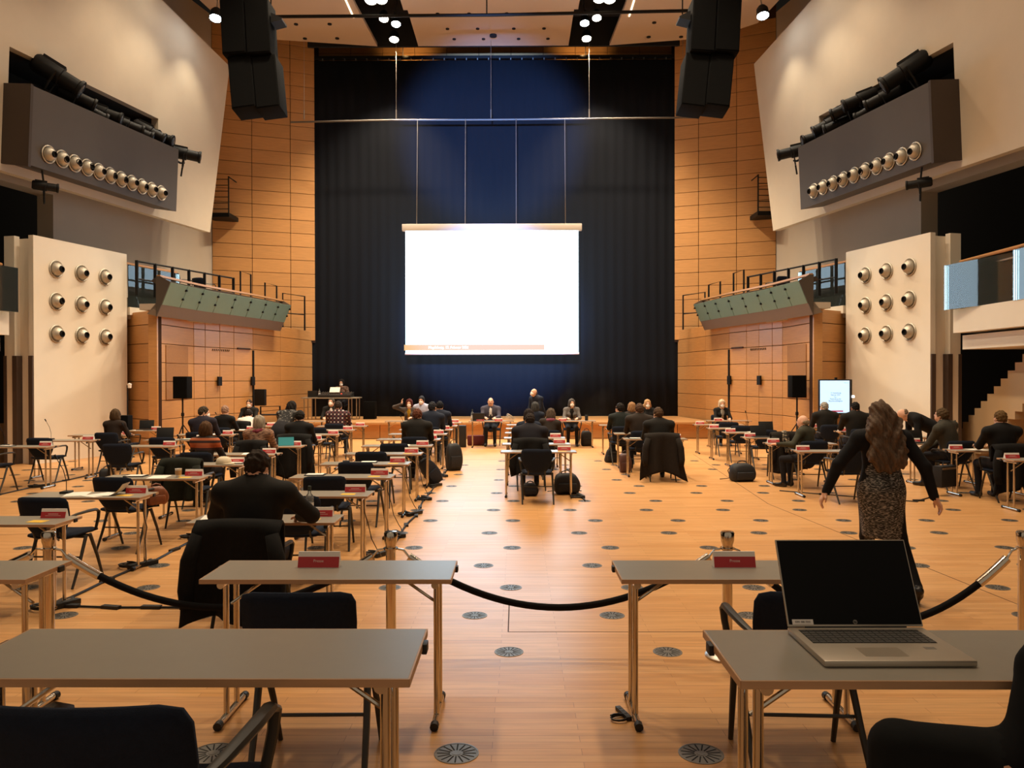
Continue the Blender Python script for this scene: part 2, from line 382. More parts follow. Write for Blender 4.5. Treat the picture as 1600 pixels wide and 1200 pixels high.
# ------------------------------------------------------------------ side shell: dark outer walls, grey gallery walls, tilted white reflector slabs
B1 = Vector((-8.8, 25, 6.48)); PD = Vector((-.22106, -.97526, 0)); PN = Vector((.97404, -.22078, -.04994)); PU = Vector((.0487, -.01104, .99875))
def pf(s, o, v, sx):
    p = B1+PD*s+PN*o+PU*v
    return Vector((p.x*-sx, p.y, p.z))          # sx=-1 left as measured, +1 mirrored
for sx, side in ((-1, 'left'), (1, 'right')):
    struct(MB().box((sx*14.3, 14, 7.5), (.2, 34, 15)).obj('wall_'+side, VOID))
    # reflector slab with the opening behind the lighting bridge
    top = lambda s: 5.43+.174*(s+.71)
    m = MB()
    def slab(q):
        f = [pf(s, 0, v, sx) for s, v in q]; k = [pf(s, -.22, v, sx) for s, v in q]; n = len(q)
        m.add(f+k, [tuple(range(n)), tuple(range(2*n-1, n-1, -1))]+[(i, i+n, (i+1)%n+n, (i+1)%n) for i in range(n)])
    slab([(-.02, 0), (2.6, 0), (2.6, top(2.6)), (-.71, 5.43)])
    slab([(2.6, 0), (7.58, 0), (7.58, 1.7), (2.6, 1.7)])
    slab([(2.6, 2.72), (7.58, 2.74), (7.58, top(7.58)), (2.6, top(2.6))])
    slab([(7.58, 0), (13, 0), (13, top(13)), (7.58, top(7.58))])
    struct(m.obj('wall_'+side, SLABM, smooth=False))
    m = MB()                                   # the dark recess in the slab
    for q in ([(2.6, -.22, 1.7), (7.58, -.22, 1.7), (7.58, -1.4, 1.7), (2.6, -1.4, 1.7)], [(2.6, -.22, 2.72), (7.58, -.22, 2.74), (7.58, -1.4, 2.74), (2.6, -1.4, 2.72)],
              [(2.6, -1.4, 1.7), (7.58, -1.4, 1.7), (7.58, -1.4, 2.74), (2.6, -1.4, 2.72)], [(2.6, -.22, 1.7), (2.6, -1.4, 1.7), (2.6, -1.4, 2.72), (2.6, -.22, 2.72)],
              [(7.58, -.22, 1.7), (7.58, -1.4, 1.7), (7.58, -1.4, 2.74), (7.58, -.22, 2.74)]):
        m.add([pf(*a, sx) for a in q], [(0, 1, 2, 3)])
    struct(m.obj('trim_1' if sx < 0 else 'trim_2', M('recess_dark', '#2b2826', .8), smooth=False))
    # grey gallery wall behind, with its black opening
    m = MB()
    m.prism([(sx*9.75, 27.75), (sx*11.27, 20.8), (sx*11.75, 20.9), (sx*10.2, 28.0)], (3.9, 14.5), 'z')
    m.prism([(sx*11.27, 20.8), (sx*13.9, 9), (sx*14.3, 9.1), (sx*11.75, 20.9)], (6.7, 14.5), 'z')
    struct(m.obj('wall_'+side, GREYW, smooth=False))
    struct(MB().prism([(sx*7.05, 27.0), (sx*7.5, 24.2), (sx*8.05, 21.6), (sx*8.5, 20.8), (sx*8.9, 20.7), (sx*13.9, 20.6), (sx*13.9, 28.5), (sx*9.5, 28.2)], (3.45, 3.6), 'z').obj('trim_3' if sx < 0 else 'trim_4', GREYW, smooth=False))
    struct(MB().prism([(sx*8.2, 26.5), (sx*8.4, 22.6), (sx*9.3, 21.2), (sx*14.2, 21.2), (sx*14.2, 28), (sx*9.8, 28)], (3.6, 4.06), 'z').obj('trim_5' if sx < 0 else 'trim_6', GREYW, smooth=False))

# ------------------------------------------------------------------ ceiling clouds, dark plenum
struct(MB().box((0, 13.5, 15.1), (29, 34, .2)).obj('ceiling', TROUGH))
struct(MB().box((0, 28.06, 14.0), (13, .1, 1.0)).obj('ceiling', TROUGH))
cl = struct(MB().prism([(-2.75, -3), (2.75, -3), (2.75, 25.26), (2.62, 25.26), (2.62, 28), (-2.62, 28), (-2.62, 25.26), (-2.75, 25.26)], (13.5, 13.62), 'z').obj('ceiling', CEIL, smooth=False))
for sx in (-1, 1):
    cs = struct(MB().prism([(sx*4.05, 28), (sx*7.5, 27.4), (sx*8.7, 26.3), (sx*8.9, 24.5), (sx*7.2, 20), (sx*7.2, -3), (sx*4.2, -3), (sx*4.2, 25)], (13.5, 13.62), 'z').obj('ceiling', CEIL, smooth=False))
    m = MB().box((0, 0, 0), (.05, 1.5, .02)).obj('ceiling_slot', M('slot_light', (1, .8, .55), .5, emit=2.2), cs, (sx*4.42, 25.0, 13.49), 0)
    for y in (26.2, 27.3):
        for x in (5.3, 6.4): MB().lathe([(.07, 0), (.07, -.03), (.0001, -.03)], 12, caps=False).obj('ceiling_recess', TROUGH, cs, (sx*x, y, 13.5))
for y in (25.5, 26.6, 27.4):
    for x in (-1.6, -.6, .6, 1.6): MB().lathe([(.06, 0), (.06, -.03), (.0001, -.03)], 12, caps=False).obj('ceiling_recess', TROUGH, cl, (x+(y-26)*.2, y, 13.5))
MB().lathe([(.12, 0), (.12, -.06), (.0001, -.06)], 14, caps=False).obj('ceiling_recess', TROUGH, cl, (.02, 27.1, 13.5))

# ------------------------------------------------------------------ curtain, its track, screen, fly bar
nx, nz = 420, 8; m = MB(); v = []
for back in (0, .03):
    for j in range(nz+1):
        for i in range(nx+1):
            x = (-6.9+14.0*i/nx)*(1+.012*(j/nz)**2); z = .53+12.87*j/nz
            v.append((x*(1-.012*math.sin(math.pi*j/nz)), 29+back+.012*math.sin(x*17+.6*math.sin(x*3))*(1-.25*j/nz), z))
Nn = (nx+1)*(nz+1)
f = [(j*(nx+1)+i, j*(nx+1)+i+1, (j+1)*(nx+1)+i+1, (j+1)*(nx+1)+i) for j in range(nz) for i in range(nx)]
f += [tuple(reversed([a+Nn for a in q])) for q in f]
f += [(i, i+Nn, i+1+Nn, i+1) for i in range(nx)]+[(nz*(nx+1)+i, nz*(nx+1)+i+1, nz*(nx+1)+i+1+Nn, nz*(nx+1)+i+Nn) for i in range(nx)]
m.add(v, f); tag(m.obj('curtain', CURTAIN, sharp=3), 'huge black velvet stage curtain behind the projection screen', 'curtain')
tk = thing('curtain_track', 'thin black track carrying the top of the stage curtain', 'curtain track', (0, 29, 13.5))
MB().box((0, 0, 0), (14.1, .12, .1)).obj('track', BLACKM, tk)
hm = MB().box((0, 0, 0), (.035, .05, .07)).mesh('hook', STEEL)
for k in range(34): link('hook', hm, tk, (-6.6+.4*k, -.05, -.08))
for x in (-6.7, -3.3, 3.3, 6.7): MB().path([(x, 0, .05), (x, 0, 1.5)], .015).obj('hanger', BLACKM, tk)
scr = thing('projection_screen', 'large white projection screen hanging before the black curtain', 'projection screen', (0, 27, 2.7))
x0, x1, zt, zb = -2.95, 2.88, 4.18-.02, .05
MB().box((-.035, 0, (zt+zb)/2), (x1-x0, .02, zt-zb)).obj('screen_cloth', SCREEN, scr)
MB().box((-.63, -.018, .24), (4.74, .014, .19)).obj('caption_bar', ORANGE, scr)
link('lettering', text_mesh('Magdeburg, 17. Februar 2021', .115, M('projected_letters', (1, .95, .85), .6, emit=2.8)), scr, (-1.5, -.027, .24), (R(90), 0, 0))
MB().rbox((-.03, 0, 4.28), (6.05, .2, .23), .02).obj('screen_housing', M('screen_casing', '#cfc8c0', .45), scr)
MB().path([(-2.97, 0, .03), (2.9, 0, .03)], .03).obj('bottom_bar', CARDW, scr)
for px in (651, 727, 807, 884): 
    x = at(px, 0, 27).x; MB().path([(x, .1, 4.38), (x, .4, 8.07)], .012, 6).obj('suspension_cable', STEEL, scr)
fb = thing('fly_bar', 'thin steel fly bar across the curtain above the screen', 'fly bar', (0, 27.5, 10.77))
MB().path([(-6.95, 0, -.06), (-3.5, 0, 0), (0, 0, .0), (3.5, 0, .02), (6.95, 0, .05)], .033).obj('bar', M('dull_steel', '#6f6a64', .6, .5), fb)
for px in (476, 620, 768, 921, 1067):
    x = at(px, 0, 27.5).x; MB().path([(x, 0, 0), (x, .05, 3.2)], .008, 6).obj('wire', STEEL, fb)
    MB().path([(x, 0, .05), (x, 0, .35)], .022, 6).obj('turnbuckle', STEEL, fb)
lb = thing('lighting_bar', 'long dark pipe hung under the ceiling panels', 'pipe', (0, 23.2, 12.4))
MB().path([(-7.0, 0, -.02), (0, 0, .0), (5.9, 0, .1)], .05).obj('bar', BLACKM, lb)
for x in (-6.3, -.05, 5.6): MB().path([(x, 0, 0), (x, 0, 1.1)], .02, 6).obj('hanger', BLACKM, lb)

# ------------------------------------------------------------------ ball nozzles, white air towers, lighting bridges
ballm = MB().lathe([(.155*math.sin(R(a)), .02+.155*math.cos(R(a))) for a in range(100, 22, -8)], 20, caps=False).mesh('ball_nozzle', M('satin_nickel', '#b8b0a2', .5, .75))
rimm = MB().lathe([(.2, 0), (.205, .02), (.19, .03), (.165, .012), (.165, 0)], 24, caps=False).mesh('rim', M('satin_nickel', '#b8b0a2', .5, .75))
openm = MB().lathe([(.072, .158), (.068, .175), (.058, .175), (.056, .13), (.0001, .13)], 16, caps=False).mesh('nozzle_opening', VOID)
def nozzle(parent, pos, axis, tilt=(0, 0)):
    q = Vector(axis).to_track_quat('Z', 'Y').to_euler()
    o = link('ball_nozzle', ballm, parent, pos, q)
    link('rim', rimm, o); link('nozzle_opening', openm, o, (0, 0, 0), (R(tilt[0]), R(tilt[1]), 0))
for sx, side in ((-1, 'left'), (1, 'right')):
    A = Vector((sx*9.92, 17.7)); Bq = Vector((sx*9.21, 20.5)); d = (Bq-A).normalized(); out = Vector((sx*abs(d.y), abs(d.x)))
    tw = thing('air_tower', f'white freestanding panel tower with nine silver ball nozzles on the {side}', 'air tower', (A.x, A.y, 0))
    def prism(q, h, name, mat): return MB().prism([tuple(Vector(p)-A) for p in q], h, 'z').obj(name, mat, tw, smooth=False)
    prism([A, Bq, Bq+out*.13, A+out*.13], (0, 5.1), 'front_panel', WHITE)
    q = A+d*.12
    prism([q+out*.13, Bq+out*.13-d*.2, Bq+out*.9-d*.2, q+out*.9], (0, 5.05), 'tower_body', WHITE)
    q2 = A-d*.02
    prism([q2+out*.5, q+out*.5, q+out*.78, q2+out*.78], (0, 5.1), 'rear_panel', WHITE)
    for o0, o1 in ((.01, .12), (.44, .56), (.72, .80)):
        e = A-d*.035
        prism([e+out*o0, e+out*o1, e+d*.3+out*o1, e+d*.3+out*o0], (0, 2.42), 'dark_strip', M('strip_brown', '#4a3a30', .7))
    inn = (-out.x, -out.y, 0)
    for z in (4.42, 3.68, 2.94):
        for t in (.215, .475, .735):
            p = A.lerp(Bq, t)-A; nozzle(tw, (p.x-out.x*.005, p.y-out.y*.005, z), inn, (random.uniform(-6, 6), random.uniform(-6, 6)))
    # lighting bridge box on the slab
    br = thing('lighting_bridge', f'grey box balcony with a row of ball nozzles, high on the {side} slab', 'lighting bridge', pf(5, .35, 1, sx))
    o0 = pf(5, .35, 1, sx)
    c = [pf(s, o, v, sx)-o0 for o, v0, v1 in ((0, .2, 1.86), (.7, .12, 1.84)) for s, v in ((2.62, v0), (7.66, v0), (7.66, v1), (2.62, v1))]
    MB().add(c, [(0, 1, 2, 3), (7, 6, 5, 4), (0, 4, 5, 1), (1, 5, 6, 2), (3, 0, 4, 7)]+[(3, 7, 6, 2)]).obj('housing', GREYB, br, smooth=False)
    MB().add([pf(s, o, v, sx)-o0 for s in (7.63, 7.70) for o, v in ((0, .15), (.72, .08), (.72, 1.86), (0, 1.9))],
             [(0, 1, 2, 3), (7, 6, 5, 4), (0, 4, 5, 1), (1, 5, 6, 2), (2, 6, 7, 3), (3, 7, 4, 0)]).obj('end_plate', M('bridge_end_dark', '#3d3129', .6), br, smooth=False)
    nb = 11 if sx < 0 else 10
    ax = Vector((PN.x*-sx, PN.y, PN.z))
    for k in range(nb):
        s = 3.3+3.85*k/(nb-1); nozzle(br, pf(s, .71, .48, sx)-o0, ax, (random.uniform(-12, 12), random.uniform(-12, 12)))

# stage lights on the bridges
def light_meshes():
    b = MB(); b.lathe([(.10, -.32), (.13, -.28), (.13, .05), (.11, .06), (.11, .28), (.13, .30), (.13, .34), (.10, .34)], 14)
    b.box((0, .12, -.1), (.12, .06, .3)); 
    y = MB().path([(.16, 0, 0), (.16, -.2, 0), (.10, -.3, 0), (-.10, -.3, 0), (-.16, -.2, 0), (-.16, 0, 0)], .014, 6)
    y.path([(0, -.3, 0), (0, -.5, 0)], .02, 6)
    l = MB().lathe([(.10, .335), (.05, .35), (.0001, .352)], 14, caps=False)
    return b.mesh('lamp_body', BLACKM), y.mesh('yoke', BLACKM), l.mesh('lens', M('dark_lens', '#56606a', .1))
LB, LY, LL = light_meshes()
def stage_light(pos, aim, label, group=None, sc=1.0):
    t = thing('stage_light', label, 'stage light', pos, 0, group)
    q = (Vector(aim)-Vector(pos)).to_track_quat('Z', 'Y').to_euler(); t.rotation_euler = q; t.scale = (sc,)*3
    link('lamp_body', LB, t); link('yoke', LY, t); link('lens', LL, t)
    return t
names = ['nearest the camera', 'second from the camera', 'third from the camera', 'fourth from the camera', 'fifth from the camera', 'low one behind the second', 'low one behind the fourth', 'at the stage end of the slot']
for sx, side in ((-1, 'left'), (1, 'right')):
    for k, (s, v) in enumerate(((6.5, 2.5), (5.9, 2.2), (5.0, 2.1), (4.2, 2.05), (3.3, 2.15), (5.5, 2.0), (3.8, 2.0), (2.95, 2.1)) if sx < 0 else ((6.4, 2.55), (5.6, 2.2), (4.75, 2.45), (4.25, 2.4), (3.4, 2.25), (5.2, 2.05), (3.9, 2.1), (2.9, 2.05))):
        p = pf(s, .25, v, sx); stage_light(p, (sx*(-1.5-(k*37 % 5)), 24+(k*53 % 7), 2+(k*29 % 4)), f'black stage spotlight above the {side} grey bridge, {names[k]}', None, 1.7 if k in (0,) else 1.3)
    p = pf(2.15, .55, 1.85, sx); t = stage_light(p, (sx*-3, 27, 6.5), f'black stage spotlight on a bracket at the far end of the {side} bridge', None, 1.3)
    a = t.matrix_basis.inverted()
    p = pf(7.1, .6, -.22, sx); stage_light(p, (sx*-3, 26, 5.5), f'small black spotlight clamped under the near end of the {side} bridge', None, .8)
    br = bpy.data.objects['lighting_bridge' if sx < 0 else 'lighting_bridge.001']
    MB().path([pf(2.66, .5, 1.6, sx)-br.location, pf(2.3, .55, 1.55, sx)-br.location, pf(2.15, .55, 1.6, sx)-br.location], .03, 6).obj('bracket', BLACKM, br)
    MB().path([pf(7.2, .6, .12, sx)-br.location, pf(7.15, .6, -.1, sx)-br.location, pf(7.1, .6, -.6, sx)-br.location], .022, 6).obj('bracket', BLACKM, br)

# ceiling spotlights that can be seen
cb = MB().lathe([(.10, .30), (.15, .22), (.17, 0), (.155, 0), (.14, .06)], 16).mesh('lamp_body', BLACKM)
def lensm(mat): return MB().lathe([(.15, .012), (.08, -.015), (.0001, -.02)], 16, caps=False).mesh('lamp_lens', mat)
LW, LC = lensm(LAMP), lensm(LAMPC)
def ceil_light(pos, label, cool=False, sc=1.0, aim=(0, -.35, -1)):
    t = thing('ceiling_spotlight', label, 'ceiling light', pos); t.scale = (sc,)*3
    t.rotation_euler = (-Vector(aim)).to_track_quat('Z', 'Y').to_euler()
    link('lamp_body', cb, t); link('lamp_lens', LC if cool else LW, t)
    MB().path([(0, 0, .28), (.02, .03, 1.2)], .02, 6).obj('stem', STEEL, t)
for sx, side in ((-1, 'left'), (1, 'right')):
    e = lambda px, py, z: at(px if sx < 0 else 1536-px+(-2), py, 1250*(z-CZ)/(591-py))
    ceil_light(e(601, 31, 13.3), f'glowing ceiling spotlight of the middle pair in the {side} black trough, outer one', False, .95)
    ceil_light(e(620, 39, 13.25), f'glowing ceiling spotlight of the middle pair in the {side} black trough, inner one', True, .95)
    ceil_light(e(617, 63, 13.3), f'glowing ceiling spotlight above the curtain in the {side} black trough', False, 1.0)
    ceil_light(e(581, 2, 13.4), f'glowing spotlight at the picture top in the {side} black trough, outer one', False, 1.2)
    ceil_light(e(597, 1, 13.4), f'glowing spotlight at the picture top in the {side} black trough, inner one', False, 1.2)
    ceil_light(Vector((sx*7.95, 23.3, 12.38)), f'glowing white spotlight grazing the {side} white slab, nearer the curtain', True, 1.1)
    ceil_light(Vector((sx*8.1, 21.6, 12.68)), f'glowing warm spotlight grazing the {side} white slab, at the picture top', False, 1.2)
# ------------------------------------------------------------------ side balconies with tilted green glass
clipm = MB().box((0, 0, 0), (.07, .05, .05)).mesh('clip', BLACKM)
for sx, side in ((-1, 'left'), (1, 'right')):
    BP = [Vector(p) for p in ((-8.0, 19.6), (-7.72, 21.7), (-7.12, 24.2), (-6.82, 25.9))]
    seg = [0]
    for a, b in zip(BP, BP[1:]): seg.append(seg[-1]+(b-a).length)
    def bp(t, off, z):
        s = t*seg[-1]; i = max(k for k in range(len(BP)-1) if seg[k] <= s+1e-6)
        u = (s-seg[i])/(seg[i+1]-seg[i]); p = BP[i].lerp(BP[i+1], u)
        n1 = (BP[i+1]-BP[i]).normalized(); nn = Vector((n1.y, -n1.x))
        p = p+nn*off; return Vector((p.x*-sx, p.y, z))
    bal = thing('balcony', f'wooden walled {side} side balcony with tilted green glass front and beech handrail', 'balcony', bp(.5, 0, 3.44))
    O = bal.location.copy(); T = [k/24 for k in range(25)]
    def strip(name, mat, prof, t0=0, t1=1, n=24, parent=bal):
        m = MB(); ts = [t0+(t1-t0)*k/n for k in range(n+1)]; k = len(prof)
        v = [bp(t, o, z)-O for t in ts for o, z in prof]
        f = [(i*k+j, i*k+(j+1)%k, (i+1)*k+(j+1)%k, (i+1)*k+j) for i in range(n) for j in range(k)]
        m.add(v, f+[tuple(range(k-1, -1, -1)), tuple(n*k+j for j in range(k))]); return m.obj(name, mat, parent, sharp=.5)
    strip('fascia', BROWNG, [(-.05, 3.44), (.12, 3.80), (-.02, 3.80), (-.3, 3.50)])
    strip('floor_slab', GREYW, [(-.05, 3.6), (-.05, 3.75), (-.5, 3.75), (-.5, 3.6)])
    strip('handrail', RAILW, [(-.04, 4.40), (.06, 4.40), (.06, 4.45), (-.04, 4.45)])
    strip('dark_shelf', M('balcony_ledge', '#3a2c22', .6), [(.02, 4.2), (.20, 4.26), (-.1, 4.38), (-.2, 4.3)])
    n = 8
    for k in range(n):
        g = strip('glass_panel', GREENG, [(.10, 3.72), (.33, 4.26), (.318, 4.265), (.088, 3.725)], k/n+.002, (k+1)/n-.002, 3)
        for z, o in ((3.92, .19), (4.14, .29)):
            p = bp((k+.96)/n, o, z)-O; link('clip', clipm, g, p)
    m = MB().add([bp(0, o, z)-O+Vector((0, dy, 0)) for dy in (-.02, .02) for o, z in ((-.05, 3.42), (.33, 4.27), (.06, 4.42), (-.05, 4.42))],
                 [(0, 1, 2, 3), (7, 6, 5, 4), (0, 4, 5, 1), (1, 5, 6, 2), (2, 6, 7, 3), (3, 7, 4, 0)])
    m.obj('end_panel', M('end_panel_dark', '#4b423a', .5), bal, smooth=False)
    m = MB().add([bp(1, o, z)-O+Vector((0, dy, 0)) for dy in (-.02, .02) for o, z in ((-.05, 3.44), (.33, 4.27), (.06, 4.42), (-.35, 4.40))],
                 [(0, 1, 2, 3), (7, 6, 5, 4), (0, 4, 5, 1), (1, 5, 6, 2), (2, 6, 7, 3), (3, 7, 4, 0)])
    m.obj('end_panel', BROWNG, bal, smooth=False)
    # black railing of the upper tier
    r0, r1 = Vector((sx*9.0, 20.6)), Vector((sx*7.78, 24.2)); d = r1-r0
    ra = thing('tier_railing', f'black steel railing in front of the chairs on the {side} balcony', 'railing', (r0.x, r0.y, 4.06))
    e = Vector((d.x, d.y, 0))
    for z, nm in ((.88, 'top_rail'), (.42, 'bottom_rail')): MB().path([Vector((0, 0, z)), e+Vector((0, 0, z))], .025, 6).obj(nm, BLACKM, ra)
    pm = MB().box((0, 0, .45), (.07, .05, .9)).mesh('post', BLACKM)
    for k in range(7): link('post', pm, ra, e*(k/6))
    # vertical glass balustrade beside the tower (it mirrors the screen) on its white slab
    g0, g1 = Vector((sx*9.2, 20.55)), Vector((sx*8.66, 22.4)); d = g1-g0; a = math.atan2(d.y, d.x); c = (g0+g1)/2
    gb = thing('glass_balustrade', f'upright glass balustrade pane mirroring the screen beside the {side} tower', 'balustrade', (c.x, c.y, 3.55))
    MB().box((0, 0, .73), (d.length, .02, 1.1)).obj('glass_panel', GLASS, gb, (0, 0, 0), a, False)
    MB().box((0, sx*-.35, .1), (d.length, .8, .2)).obj('slab', WHITE, gb, (0, 0, 0), a, False)
    MB().box((0, sx*-.1, 1.34), (d.length, .06, .05)).obj('handrail', RAILW, gb, (0, 0, 0), a, False)
    for s in (-1, 1): MB().box((s*d.length*.42, sx*-.1, .75), (.05, .05, 1.2)).obj('post', BLACKM, gb, (0, 0, 0), a, False)
    # side gallery nearer the camera, its glass and handrail
    X = sx*10.15
    ga = thing('gallery', f'white gallery slab with glass railing at the {side} edge of the hall', 'gallery', (X, 14, 3.0))
    MB().box((sx*1.5, -1, .1), (3.0, 8.4, .5)).obj('slab', WHITE, ga, smooth=False)
    MB().box((sx*1.5, -1, -.35), (2.6, 8.4, .3)).obj('beam', WHITE, ga, smooth=False)
    for k in range(4): MB().box((0, 0, 0), (.02, 2.06, .95)).obj('glass_panel', GLASS, ga, (0, 2.2-2.1*k, .82), R(sx*10.4) if k == 0 else 0, False)
    MB().path([(sx*.1, 3.1, 1.36), (sx*.1, -5, 1.36)], .035).obj('handrail', RAILW, ga)
    MB().path([(sx*.1, 3.1, 1.18), (sx*.1, -5, 1.18)], .018).obj('lower_rail', STEEL, ga)
    for k in range(5): MB().box((sx*.12, 3.05-2.0*k, .85), (.06, .07, 1.05)).obj('post', BLACKM, ga)
    for k in range(5): MB().path([(sx*.16, 3.1, .45+.15*k), (sx*.16, -5, .45+.15*k)], .008, 6).obj('wire', STEEL, ga)
    # stair rising behind
    sta = thing('stair', f'pale stepped stair flight under the {side} gallery', 'stair', (sx*11.0, 18.6, 0))
    for k in range(16):
        z = .72+.165*k; y = -.24*k
        MB().box((sx*.7, y-.12, z-.5), (1.4, .24, 1.0)).obj('step', M('stair_beige', '#b59a76', .7), sta, smooth=False)
    MB().path([(-sx*.05, .5, 1.1), (-sx*.05, 1.0, .75)], .03).obj('handrail', RAILW, sta)
    # small cage platform on the upper wooden wall
    cg = thing('cage_platform', f'small black steel cage platform high on the {side} wooden wall', 'platform', (sx*9.3, 27.3, 7.45))
    MB().box((0, .2, 0), (.75, .9, .14)).obj('deck', BLACKM, cg)
    for k in range(6): MB().path([(-.36, -.25, .2+.2*k), (.36, -.25, .2+.2*k)], .014, 5).obj('bar', BLACKM, cg)
    for x in (-.36, .36):
        MB().path([(x, -.25, 0), (x, -.25, 1.3)], .025, 6).obj('post', BLACKM, cg)
        MB().path([(x, -.25, 1.28), (x, .5, 1.28)], .02, 6).obj('rail', BLACKM, cg)
    # black rail frames near the curtain
    for (xa, xb, y, za, zb, word) in ((7.28, 6.55, 27.6, 3.62, 4.85, 'tall'), (7.45, 7.1, 26.2, 3.6, 5.05, 'low'), (8.05, 7.75, 25.6, 3.6, 5.35, 'middle')):
        fr = thing('rail_frame', f'{word} black rail frame at the curtain end of the {side} balcony', 'railing', (sx*xa, y, za)); w = sx*(xb-xa); h = zb-za
        MB().path([(0, 0, 0), (0, 0, h), (w, .1, h-.1), (w, .1, -.05)], .03, 6).obj('frame', BLACKM, fr)
        MB().path([(0, 0, h*.45), (w, .1, h*.4)], .02, 6).obj('mid_rail', BLACKM, fr)

# ------------------------------------------------------------------ hung loudspeakers
cabm = MB().rbox((0, 0, 0), (.54, .6, 1.24), .02).mesh('cabinet', SPK)
grim = MB().box((0, -.305, 0), (.49, .02, 1.17)).mesh('grille', M('speaker_mesh', '#0b0b0b', .9, spec=.08, bump=.4, bscale=300))
for sx, side in ((-1, 'left'), (1, 'right')):
    c = at(391, 50, 18.2); c = Vector((sx*abs(c.x), 18.2, c.z))
    ar = thing('hanging_loudspeaker', f'cluster of four black loudspeaker cabinets hanging high on the {side}', 'loudspeaker', c)
    for row, (dx, dz, tilt, pitch) in enumerate(((0, 0, 3.5, 2), (.20*-sx*-1, -1.26, 7, 7))):
        dx = -sx*.19*row
        for k in (-1, 1):
            r = (R(-pitch), R(sx*tilt), 0)
            o = link('cabinet', cabm, ar, (dx+k*.272, 0, dz), r); link('grille', grim, o)
    for k in (-.3, .3): MB().path([(k, 0, .6), (k*.8, 0, 3.4)], .025, 6).obj('hanging_chain', BLACKM, ar)
    MB().prism([(.0, .0), (.25, -.12), (.25, -.16), (0, -.22)], (-.2, .2), 'y').obj('bracket', BLACKM, ar, (-sx*.55 if sx > 0 else .55, 0, .35), (0, 0, 0 if sx < 0 else math.pi))

# loudspeakers on stands
def stand_speaker(x, y, label):
    t = thing('loudspeaker', label, 'loudspeaker', (x, y, 0))
    MB().rbox((0, 0, 1.68), (.36, .34, .56), .02).obj('cabinet', SPK, t)
    MB().box((0, -.175, 1.68), (.33, .012, .52)).obj('grille', M('speaker_mesh', '#0b0b0b', .9, spec=.08), t)
    MB().path([(0, 0, .1), (0, 0, 1.42)], .022).obj('pole', BLACKM, t)
    MB().lathe([(.035, .95), (.04, .97), (.04, 1.02), (.035, 1.04)], 10).obj('collar', BLACKM, t)
    for k in range(3):
        a = 2.1*k+.4; MB().path([(0, 0, .75), (.48*math.cos(a), .48*math.sin(a), .015)], .014, 6).obj('leg', BLACKM, t)
stand_speaker(-7.66, 20.2, 'black loudspeaker on a thin stand before the left wooden wall')
stand_speaker(7.86, 20.2, 'black loudspeaker on a thin stand before the right wooden wall')

# display by the right tower
dp = thing('display', 'tall lit display with a blue slide beside the right white tower', 'display', (8.42, 19.2, 0))
MB().rbox((0, 0, 1.44), (.80, .06, .84), .012).obj('bezel', BLACKP, dp)
MB().box((-.02, -.034, 1.445), (.70, .006, .77)).obj('screen', BLUEG, dp)
for k, (txt, s) in enumerate((('17. Ratssitzung', .042), ('Februar 2021', .042), ('Top 1', .036), ('Feststellung der', .042), ('Beschlussfähigkeit', .046))):
    link('lettering', text_mesh(txt, s, DISPT), dp, (-.0, -.039, 1.535-.048*k), (R(90), 0, 0))
link('lettering', text_mesh('Magdeburg', .022, DISPT), dp, (.25, -.039, 1.78), (R(90), 0, 0))
MB().box((.0, -.038, 1.10), (.36, .004, .03)).obj('red_bar', DISPR, dp)
MB().box((-.0, .02, .55), (.1, .08, 1.1)).obj('column', BLACKM, dp)
MB().rbox((0, .02, .02), (.7, .5, .04), .01).obj('base', BLACKM, dp)
MB().box((.02, 0, 1.88), (.05, .05, .05)).obj('camera_knob', BLACKM, dp)
MB().lathe([(.03, 0), (.03, .05), (.0001, .06)], 10).obj('side_lamp', M('white_lamp', (1, 1, 1), .4, emit=5), dp, (.42, -.03, 1.42))
# small fixtures on the wooden side walls
MB().rbox((0, 0, 0), (.32, .2, .5), .02).obj('wall_box', BLACKM, None, (at(406, 621, 24.3).x, 24.3, 1.33))
tag(bpy.data.objects['wall_box'], 'black box fixed to the left wooden wall beside the doors', 'wall box')
t = thing('stage_steps', 'two small black framed steps up to the stage at the left wall', 'steps', (-6.55, 24.3, 0))
for k, (y, z) in enumerate(((0, .27), (.28, .52))):
    MB().box((0, y, z), (.9, .3, .04)).obj('tread', BLACKM, t)
    for x in (-.42, .42): MB().box((x, y, z/2), (.04, .04, z)).obj('leg', BLACKM, t)
t = thing('stair_rail', 'black hand rail frame of the stage steps at the left wall', 'railing', (-7.0, 24.3, 0))
MB().path([(0, 0, 0), (0, 0, 1.05), (.5, .3, 1.05), (.5, .3, 0)], .03, 6).obj('frame', BLACKM, t)
MB().path([(0, 0, .8), (1.0, .3, .8), (1.0, .3, 0)], .03, 6).obj('lower_frame', BLACKM, t)
